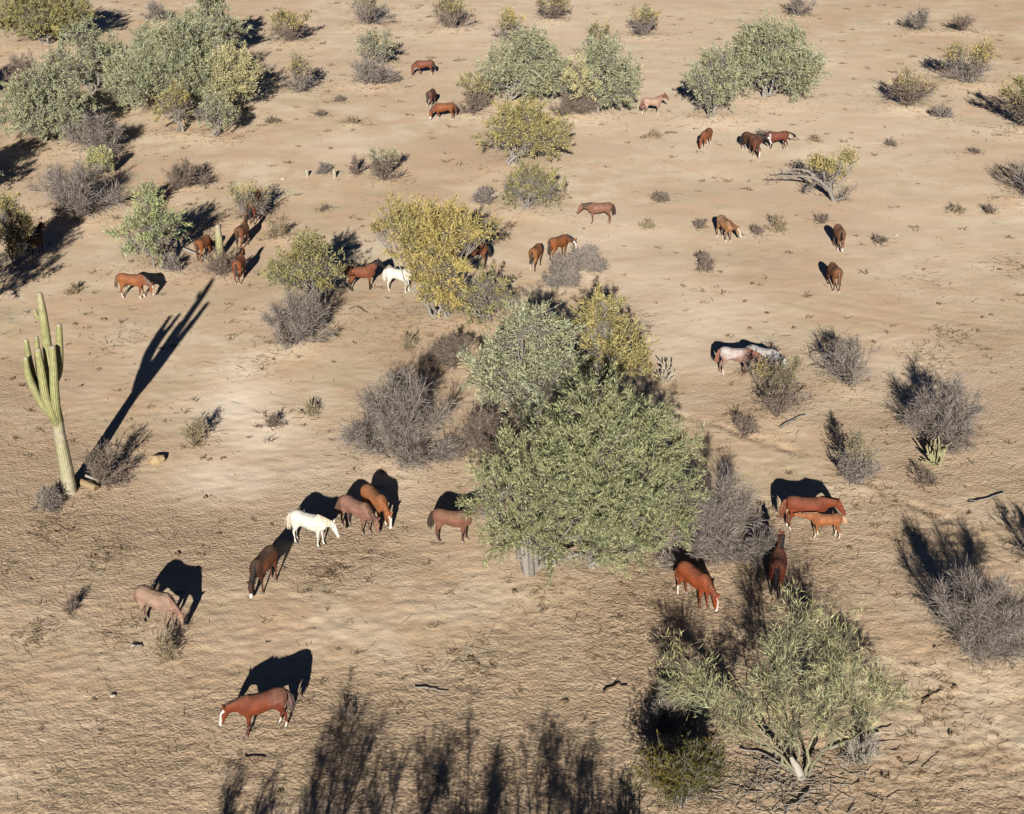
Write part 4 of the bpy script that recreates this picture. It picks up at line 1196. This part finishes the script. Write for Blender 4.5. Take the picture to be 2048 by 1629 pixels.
link('trunk', quad_mesh('trunk', *join(parts), M['bark'], smooth=True), root)
A = np.concatenate([p[2:-1] for p in br]); B = np.concatenate([p[3:] for p in br])
n = 420
ix = rng.integers(0, len(A), n)
P = A[ix] + (B[ix] - A[ix]) * rng.uniform(0, 1, (n, 1))
Q = P + unit(rng.normal(size=(n, 3)) + [0, 0, .5]) * rng.uniform(.2, .7, (n, 1))
Q[:, 2] = np.maximum(Q[:, 2], .02)
o = link('twigs', quad_mesh('twigs', *prisms(P, Q, np.full(n, .014), np.full(n, .009), 3), M['twig']), root)
o['kind'] = 'stuff'
fv = []
tt = []
for qx, qy, rpx, k in ((1632, 322, 16, 420), (1695, 312, 18, 460), (1660, 330, 18, 300), (1680, 345, 16, 200)):
    x_, z_ = above(qx, qy, Y + .3)
    P = np.array([x_ - X, .3, z_]) + rng.normal(size=(k, 3)) * rpx / s * .5
    fv.append(blades(P, rng.normal(size=(k, 3)) + [0, 0, .6], rng.uniform(.15, .32, k), np.full(k, .065), rng))
    tt.append(np.clip(rng.normal(.2, .15, k), 0, 1))
o = link('foliage', quad_mesh('foliage', *join(fv), M['yellow'], tint=np.concatenate(tt)), root)
o['kind'] = 'stuff'

# ------------------------------------------------------------------ saguaros
sg, nt, b = mat('saguaro skin', 0.65, 0.2)
tc = nt.nodes.new('ShaderNodeTexCoord')
gy = nt.nodes.new('ShaderNodeAttribute')
gy.attribute_name = 'ridge'
n = node(nt, 'ShaderNodeTexNoise', Scale=5.0, Detail=4.0)
nt.links.new(tc.outputs['Object'], n.inputs['Vector'])
c = ramp(nt, gy.outputs['Fac'], [(0.0, (0.085, 0.085, 0.031)), (0.55, (0.16, 0.155, 0.064)), (1.0, (0.235, 0.222, 0.122))])
old = nt.nodes.new('ShaderNodeAttribute')
old.attribute_name = 'corky'
c = mixc(nt, old.outputs['Fac'], c, (0.22, 0.19, 0.145))
dk = ramp(nt, n.outputs[0], [(0.3, (.75, .75, .75)), (0.7, (1.1, 1.1, 1.1))])
nt.links.new(mixc(nt, 1.0, c, dk, 'MULTIPLY'), b.inputs['Base Color'])


def ribbed(path, radii, ribs=14, corky=None):
    path = np.asarray(path, float)
    # resample smooth
    t = np.arange(len(path))
    tt_ = np.linspace(0, len(path) - 1, max(14, len(path) * 5))
    P = np.stack([np.interp(tt_, t, path[:, a_]) for a_ in range(3)], 1)
    for _ in range(4):
        P[1:-1] = (P[:-2] + 2 * P[1:-1] + P[2:]) / 4
    r = np.interp(tt_, t, radii)
    ck = np.interp(tt_, t, corky if corky is not None else np.zeros(len(path)))
    d = unit(np.gradient(P, axis=0))
    extra = [(0.45, .93), (0.8, .68), (1.0, .25)]
    end, dr = P[-1], r[-1]
    P = np.concatenate([P, [end + d[-1] * dr * e for e, _ in extra]])
    r = np.concatenate([r, [dr * f_ for _, f_ in extra]])
    ck = np.concatenate([ck, [0.75, 0.9, 0.9]])
    d = np.concatenate([d, [d[-1]] * 3])
    u = unit(np.cross(d, [[.2, .97, .1]]))
    v = np.cross(d, u)
    K = ribs * 2
    a_ = np.arange(K) * 2 * math.pi / K
    rid = (np.arange(K) % 2 == 0).astype(float)
    rad = r[:, None] * np.where(rid, 1.0, .86)[None]
    V = P[:, None] + (u[:, None] * np.cos(a_)[None, :, None] + v[:, None] * np.sin(a_)[None, :, None]) * rad[..., None]
    n_ = len(P)
    F = [(i_ * K + k, i_ * K + (k + 1) % K, (i_ + 1) * K + (k + 1) % K, (i_ + 1) * K + k) for i_ in range(n_ - 1) for k in range(K)]
    V = np.concatenate([V.reshape(-1, 3)])
    return V, np.array(F), np.tile(rid, n_), np.repeat(ck, K)


def cactus_part(name, root, path, radii, ribs=14, corky=None):
    V, F, rd, ck = ribbed(path, radii, ribs, corky)
    me = quad_mesh(name, V, F, sg, smooth=False)
    for nm, val in (('ridge', rd), ('corky', ck)):
        a_ = me.attributes.new(nm, 'FLOAT', 'POINT')
        a_.data.foreach_set('value', val.astype(np.float32))
    return link(name, me, root)


X, Y = at(140, 986)
root = empty('saguaro_cactus', (X, Y, float(ground_z(X, Y)) - .05), 'tall many-armed saguaro cactus with a long shadow on the left', 'saguaro', 'saguaro cacti')


def spath(pts, dys):
    out = []
    for (qx, qy), dy in zip(pts, dys):
        x_, z_ = above(qx, qy, Y + dy)
        out.append((x_ - X, dy, z_))
    return out


pm = spath([(140, 990), (133, 940), (124, 895), (118, 862), (115, 840), (107, 800), (98, 722), (92, 674), (85, 622), (79, 590)], [0] * 5 + [.05, .1, .1, .1, .1])
pm[0] = (0, 0, -.05)
cactus_part('stem', root, pm, [.29, .265, .24, .215, .225, .20, .185, .175, .155, .12], 16, [.95, .55, .35, .85, .2, 0, 0, 0, .1, .4])
for pts, dys, rr in (
        ([(117, 842), (112, 815), (109, 780), (107, 735), (105, 697)], [-.05, -.35, -.42, -.42, -.42], [0.163, 0.172, 0.172, 0.163, 0.129]),
        ([(115, 850), (103, 825), (91, 795), (84, 750), (76, 702)], [-.05, -.38, -.45, -.45, -.45], [0.146, 0.172, 0.172, 0.163, 0.129]),
        ([(112, 838), (95, 822), (76, 795), (62, 765), (55, 745), (51, 718)], [0, -.2, -.25, -.25, -.25, -.25], [0.129, 0.150, 0.155, 0.150, 0.142, 0.112]),
        ([(108, 815), (88, 790), (68, 760), (58, 720), (52, 682)], [.1, .35, .42, .42, .42], [0.120, 0.129, 0.129, 0.129, 0.095]),
        ([(100, 770), (113, 758), (119, 735), (119, 690), (118, 652)], [.1, .1, .12, .12, .12], [0.112, 0.142, 0.146, 0.142, 0.112]),
        ([(104, 800), (88, 775), (78, 740), (75, 705), (73, 676)], [.15, .4, .5, .5, .5], [0.112, 0.120, 0.120, 0.120, 0.086]),
        ([(83, 640), (74, 634), (70, 622)], [.1, .1, .1], [.07, .085, .07])):
    cactus_part('arm', root, spath(pts, dys), rr, 13)

X, Y = at(440, 512)
root = empty('saguaro_cactus', (X, Y, float(ground_z(X, Y)) - .05), 'young single-stem saguaro with a white tip among the horses walking away', 'saguaro', 'saguaro cacti')
cactus_part('stem', root, spath([(440, 514), (439, 490), (437, 470), (435, 452)], [0, 0, 0, 0]), [.2, .22, .21, .15], 13, [.3, 0, .3, .8])
for k, (px, py, yt, lab) in enumerate(((614, 352, 338, 'small grey stub cactus beside the pale rock, left of two'), (669, 355, 337, 'small grey stub cactus on open sand, right of two'))):
    X, Y = at(px, py)
    root = empty('stub_cactus', (X, Y, float(ground_z(X, Y)) - .03), lab, 'cactus', 'stub cacti')
    _, z_ = above(px, yt, Y)
    cactus_part('stem', root, [(0, 0, -.02), (0, 0, z_ * .5), (0, 0, z_ * .85)], [.11, .125, .10], 11, [.9, .9, .9])

# saguaro seen only by its shadow pair among the left shrubs
for px, py, yt, lab in ((226, 345, 300, 'slim saguaro inside the small green bush with the olive top'), (306, 402, 362, 'short saguaro beside the yellow-green cushion bush')):
    X, Y = at(px, py)
    root = empty('saguaro_cactus', (X, Y, float(ground_z(X, Y)) - .05), lab, 'saguaro', 'saguaro cacti')
    _, z_ = above(px, yt, Y)
    cactus_part('stem', root, [(0, 0, -.02), (0, 0, z_ * .4), (0, 0, z_ * .8), (0, 0, z_)], [.15, .19, .18, .13], 13, [.3, 0, .2, .8])

# cholla: jointed branching cactus
for px, py, x0, x1, yt, lab, seed in ((1328, 765, 1300, 1358, 708, 'straw-coloured branching cholla right of the yellow-green tree', 3), (1868, 932, 1838, 1902, 862, 'small yellow-green cactus clump below the bush with white dead stems', 5)):
    X, Y, s, Wd, H, off = plant_dims(px, py, x0, x1, yt)
    rng = np.random.default_rng(seed)
    root = empty('cholla_cactus', (X, Y, float(ground_z(X, Y)) - .02), lab, 'cactus', 'cholla cacti')
    for k in range(34):
        az, tl = rng.uniform(0, 6.28), R(rng.uniform(5, 70))
        d = np.array([math.sin(tl) * math.cos(az), math.sin(tl) * math.sin(az), math.cos(tl)])
        L = 1 / math.sqrt((math.sin(tl) / (Wd / 2)) ** 2 + (math.cos(tl) / H) ** 2) * rng.uniform(.6, 1)
        p = grow_path(rng, d * .05, d, L, 6, .22, .12)
        r = (.022 if seed == 3 else .03) + .010 * np.abs(np.sin(np.linspace(0, 9, 7)))
        cactus_part('joint', root, p, r, 6, np.full(7, 1.0 if seed == 3 else .25))

# ------------------------------------------------------------------ rocks, fallen wood, droppings


def rock(name, px, py, size, label, material, seed, flat=.6, cat='rock', group=None):
    X, Y = at(px, py)
    rng = np.random.default_rng(seed)
    bm = bmesh.new()
    bmesh.ops.create_icosphere(bm, subdivisions=2, radius=1)
    for v_ in bm.verts:
        k_ = 1 + .22 * math.sin(v_.co.x * 3.1 + seed) * math.cos(v_.co.y * 2.7 + seed) + rng.uniform(-.09, .09)
        v_.co = Vector((v_.co.x * size * k_, v_.co.y * size * .7 * k_, v_.co.z * size * flat * k_))
    me = bpy.data.meshes.new(name)
    bm.to_mesh(me); bm.free()
    me.materials.append(material)
    o = link(name, me)
    o.location = (X, Y, float(ground_z(X, Y)) + size * flat * .35)
    o['label'] = label
    o['category'] = cat
    if group:
        o['group'] = group
    return o


rock('rock', 565, 358, .17, 'pale rock on open sand left of the two stub cacti', M['palebark'], 2)
rock('rock', 313, 924, .34, 'dark-shadowed stone on open sand right of the saguaro foot', M['tanwood'], 5, .75)
rock('rock', 225, 1396, .10, 'small white stone on bare ground left of the blazed chestnut', M['palebark'], 8)
rock('rock', 1793, 470, .13, 'white stone at the right beside a thin stick', M['palebark'], 11)


def stick(name, pts, r, label, material, seed, z0=0.03, cat='fallen wood', forks=2):
    X, Y = at(*pts[0])
    rng = np.random.default_rng(seed)
    root = empty(name, (X, Y, float(ground_z(X, Y))), label, cat, 'fallen wood on the sand')
    P = []
    for qx, qy in pts:
        x_, y_ = at(qx, qy)
        P.append((x_ - X, y_ - Y, z0 + r))
    P = np.array(P)
    t = np.linspace(0, len(P) - 1, 8)
    p = np.stack([np.interp(t, np.arange(len(P)), P[:, a_]) for a_ in range(3)], 1)
    p += rng.normal(size=p.shape) * [.02, .02, .012]
    link('branch', quad_mesh('branch', *polytube(p, np.linspace(r, r * .5, 8), 6), material, smooth=True), root)
    for k in range(forks):
        j = rng.integers(2, 7)
        L = np.linalg.norm(p[-1] - p[0])
        q = grow_path(rng, p[j], unit(p[-1] - p[0]) + rng.normal(size=3) * [.7, .7, .25], L * rng.uniform(.2, .4), 4, .2, .02)
        link('twig', quad_mesh('twig', *polytube(q, np.linspace(r * .55, r * .25, 5), 5), material, smooth=True), root)


X, Y = at(155, 968)
root = empty('fallen_log', (X, Y, float(ground_z(X, Y)) + .05), 'squared tan log lying at the saguaro foot', 'log')
x1, y1 = at(194, 984)
p = np.array([(0, 0, .08), ((x1 - X) * .5, (y1 - Y) * .5, .09), (x1 - X, y1 - Y, .08)])
Vl, Fl = polytube(p, [.15, .145, .14], 8)
link('log', quad_mesh('log', Vl, Fl, M['tanwood']), root)
cap = bpy.data.meshes.new('cut_end')
cap.from_pydata([tuple(v_) for v_ in Vl[-8:]], [], [tuple(range(8))])
cap.materials.append(M['litter'])
link('cut_end', cap, root)
stick('bleached_root', [(165, 956), (190, 966), (212, 962)], .085, 'bleached root lump under the straw-grey bush at the saguaro', M['palebark'], 1, forks=4)
stick('fallen_limb', [(1122, 238), (1150, 226), (1172, 222), (1195, 228)], .09, 'dark fallen limb under the feathery tree with the yellow patch', M['browntwig' if 0 else 'bark'], 2)
stick('fallen_limb', [(1330, 268), (1345, 267), (1354, 268)], .09, 'short dark log on open sand below the pink roan', M['litter'], 3, forks=0)
stick('fallen_limb', [(915, 632), (945, 615), (985, 605), (1010, 598)], .07, 'pale limb leaning out of the sprawling grey-olive tree', M['palebark'], 4)
stick('fallen_limb', [(365, 500), (395, 512), (412, 522)], .08, 'pale fallen limb at the foot of the soft green tree', M['palebark'], 5)
stick('fallen_limb', [(1560, 860), (1590, 842), (1612, 835)], .06, 'grey fallen stick below the bush hiding the pale horse', M['bark'], 6)
stick('fallen_limb', [(1605, 1560), (1560, 1530), (1520, 1505), (1480, 1500)], .045, 'long grey stick lying left of the white stump', M['bark'], 7)
stick('fallen_limb', [(1620, 1580), (1600, 1605), (1570, 1622)], .045, 'grey stick lying below the white stump', M['bark'], 8)
stick('fallen_limb', [(1660, 1500), (1720, 1480), (1760, 1470)], .04, 'pale stick right of the white stump', M['palebark'], 9)
stick('fallen_limb', [(830, 1378), (865, 1380), (898, 1388)], .028, 'thin stick lying on bare ground below centre', M['bark'], 10, forks=1)
stick('fallen_limb', [(486, 1524), (510, 1522), (532, 1524)], .028, 'thin curved stick near the bottom left', M['litter'], 11, forks=0)
stick('fallen_limb', [(262, 1298), (272, 1296), (283, 1302)], .045, 'short white stick left of the small grey bush by the roan', M['palebark'], 12, forks=0)
stick('fallen_limb', [(1205, 1388), (1235, 1372), (1255, 1380)], .035, 'dark forked branch on the ground left of the wispy pale tree', M['litter'], 13)
stick('fallen_limb', [(1845, 1408), (1865, 1392), (1885, 1382)], .03, 'dark twig heap right of the wispy pale tree', M['litter'], 14, forks=4)
stick('fallen_limb', [(2010, 990), (1970, 1002), (1940, 1010)], .04, 'faint dry stick beyond the rutted trail near the right edge', M['bark'], 15, forks=1)
stick('fallen_limb', [(700, 625), (712, 618), (735, 632)], .032, 'dark hooked stick below the dark bay horse', M['litter'], 16, forks=1)

# droppings: small dark heaps scattered among the herd
DUNG = [(30, 880), (22, 760), (62, 758), (160, 775), (110, 1065), (140, 1063), (185, 1115), (215, 1112), (240, 1102), (70, 1268), (420, 920), (445, 918), (410, 995), (435, 1070), (150, 650), (650, 1150), (690, 1138), (940, 1318), (955, 1330), (1030, 1185), (1245, 1172), (1130, 1405), (1600, 1262), (1700, 1098), (1800, 1085), (1870, 1300), (1800, 1522), (1775, 1555), (1910, 1378), (1535, 628), (1500, 657), (1590, 657), (1750, 686), (1965, 636), (1985, 632), (1850, 540), (2000, 540), (905, 320), (260, 526), (245, 553), (205, 640), (760, 460), (725, 455), (1440, 545), (1505, 570), (1490, 605), (1880, 610), (500, 1200), (355, 1110), (690, 1395), (1240, 1240), (870, 1560), (560, 1585), (1350, 1185), (1900, 1470)]
for k, (px, py) in enumerate(DUNG):
    rng = np.random.default_rng(4000 + k)
    X, Y = at(px, py)
    bm = bmesh.new()
    for j in range(rng.integers(6, 11)):
        r_ = rng.uniform(.026, .046) * (1.0 if Y < 60 else 1.4)
        m_ = bmesh.ops.create_icosphere(bm, subdivisions=1, radius=r_)
        of = Vector((rng.normal() * .058, rng.normal() * .05, r_ * rng.uniform(.4, 1.2)))
        bmesh.ops.translate(bm, verts=m_['verts'], vec=of)
    me = bpy.data.meshes.new('dung_heap')
    bm.to_mesh(me); bm.free()
    me.materials.append(M['litter'])
    o = link('dung_heap', me)
    o.location = (X, Y, float(ground_z(X, Y)) - .005)
    o['label'] = 'small dark heap of droppings scattered on the bare sand'
    o['category'] = 'dung'
    o['group'] = 'droppings on the sand'

# low dry weeds in countless little clumps
rng = np.random.default_rng(91)
nc = 900
cy = 31 + 138 * rng.uniform(0, 1, nc) ** 1.3
cx = rng.uniform(-1, 1, nc) * (0.36 * cy + 3)
cs = rng.uniform(.4, 1.0, nc) * (0.5 + cy / 120)
PP, QQ = [], []
for k in range(nc):
    m_ = rng.integers(7, 16)
    b0 = np.stack([cx[k] + rng.normal(size=m_) * .13 * cs[k], cy[k] + rng.normal(size=m_) * .10 * cs[k], np.zeros(m_)], 1)
    d_ = rng.normal(size=(m_, 3)) * [.16, .14, .05] * cs[k] + [0, 0, .10 * cs[k]]
    d_[:, 2] = np.abs(d_[:, 2])
    PP.append(b0)
    QQ.append(b0 + d_)
PP = np.concatenate(PP)
QQ = np.concatenate(QQ)
zz = ground_z(PP[:, 0], PP[:, 1])
PP[:, 2] += zz
QQ[:, 2] += zz
wr = np.clip(PP[:, 1] * .00022, .007, .02)
pick = rng.random(len(PP)) < .5
for nm, sel, mt in (('dry_weeds', pick, 'straw'), ('dead_weeds', ~pick, 'litter')):
    o = link(nm, quad_mesh(nm, *prisms(PP[sel], QQ[sel], wr[sel], wr[sel] * .5, 3), M[mt]))
    o['kind'] = 'stuff'
    o['label'] = {'dry_weeds': 'straw-coloured low weeds dotted over the sand', 'dead_weeds': 'dark dead low weeds dotted over the sand'}[nm]
    o['category'] = 'ground litter'

# fallen twigs heaped round the pale tree
rng = np.random.default_rng(58)
n = 280
xc, yc = at(1590, 1555)
xs = np.where(rng.random(n) < .6, xc + rng.normal(size=n) * 1.1 - .5, xc + rng.normal(size=n) * 1.9)
ys_ = yc + rng.normal(size=n) * .75 - .15
zs = ground_z(xs, ys_)
az = rng.uniform(0, 6.28, n)
L = rng.uniform(.15, .75, n)
P0 = np.stack([xs, ys_, zs + .015], 1)
mid = P0 + np.stack([np.cos(az) * L * .5, np.sin(az) * L * .5, rng.uniform(.0, .18, n) * L], 1)
az2 = az + rng.normal(size=n) * .5
P1 = mid + np.stack([np.cos(az2) * L * .5, np.sin(az2) * L * .5, rng.uniform(-.05, .15, n) * L], 1)
o = link('fallen_twigs', quad_mesh('fallen_twigs', *join([prisms(P0, mid, np.full(n, .013), np.full(n, .011), 3), prisms(mid, P1, np.full(n, .011), np.full(n, .006), 3)]), M['palebark']))
o['kind'] = 'stuff'
o['label'] = 'grey fallen twigs heaped on the ground round the pale foreground tree'
o['category'] = 'ground litter'

# loose twigs and dry grass nobody could count
rng = np.random.default_rng(77)
n = 21000
yy = 30 + 140 * rng.uniform(0, 1, n) ** 1.8
xx = rng.uniform(-1, 1, n) * (0.36 * yy + 3)
k0 = 0
for px_, py_, w_, a_ in LIT:
    k = int(170 * a_)
    x_, y_ = at(px_, py_)
    r_ = w_ / ppm(py_)
    xx[k0:k0 + k] = x_ + rng.normal(size=k) * r_ * .55
    yy[k0:k0 + k] = y_ + rng.normal(size=k) * r_ * .8
    k0 += k
for px_, py_, x0_, x1_ in [(p[2], p[3], p[4], p[5]) for p in PL]:
    x_, y_ = at((x0_ + x1_) / 2, py_)
    r_ = (x1_ - x0_) / ppm(py_)
    k = int(min(42 * r_, 190))
    xx[k0:k0 + k] = x_ + rng.normal(size=k) * r_ * .32
    yy[k0:k0 + k] = y_ + rng.normal(size=k) * r_ * .3
    k0 += k
zz = ground_z(xx, yy)
L = rng.uniform(.08, .38, n) * np.where(rng.random(n) < .15, 2, 1)
az = rng.uniform(0, 6.28, n)
P0 = np.stack([xx, yy, zz + .008], 1)
P1 = P0 + np.stack([np.cos(az) * L, np.sin(az) * L, rng.uniform(.0, .14, n) * L + .01], 1)
rr = np.clip(yy * .00016, .006, .016) * rng.uniform(.6, 1.3, n)
half_ = rng.random(n) < .55
for nm, sel, mt in (('dry_twigs', half_, 'litter'), ('dry_grass', ~half_, 'straw')):
    V, F = prisms(P0[sel], P1[sel], rr[sel], rr[sel] * .5, 3)
    o = link(nm, quad_mesh(nm, V, F, M[mt]))
    o['kind'] = 'stuff'
    o['label'] = {'dry_twigs': 'dark loose twigs and chips littering the sand', 'dry_grass': 'straw-coloured wisps of dry grass scattered over the sand'}[nm]
    o['category'] = 'ground litter'
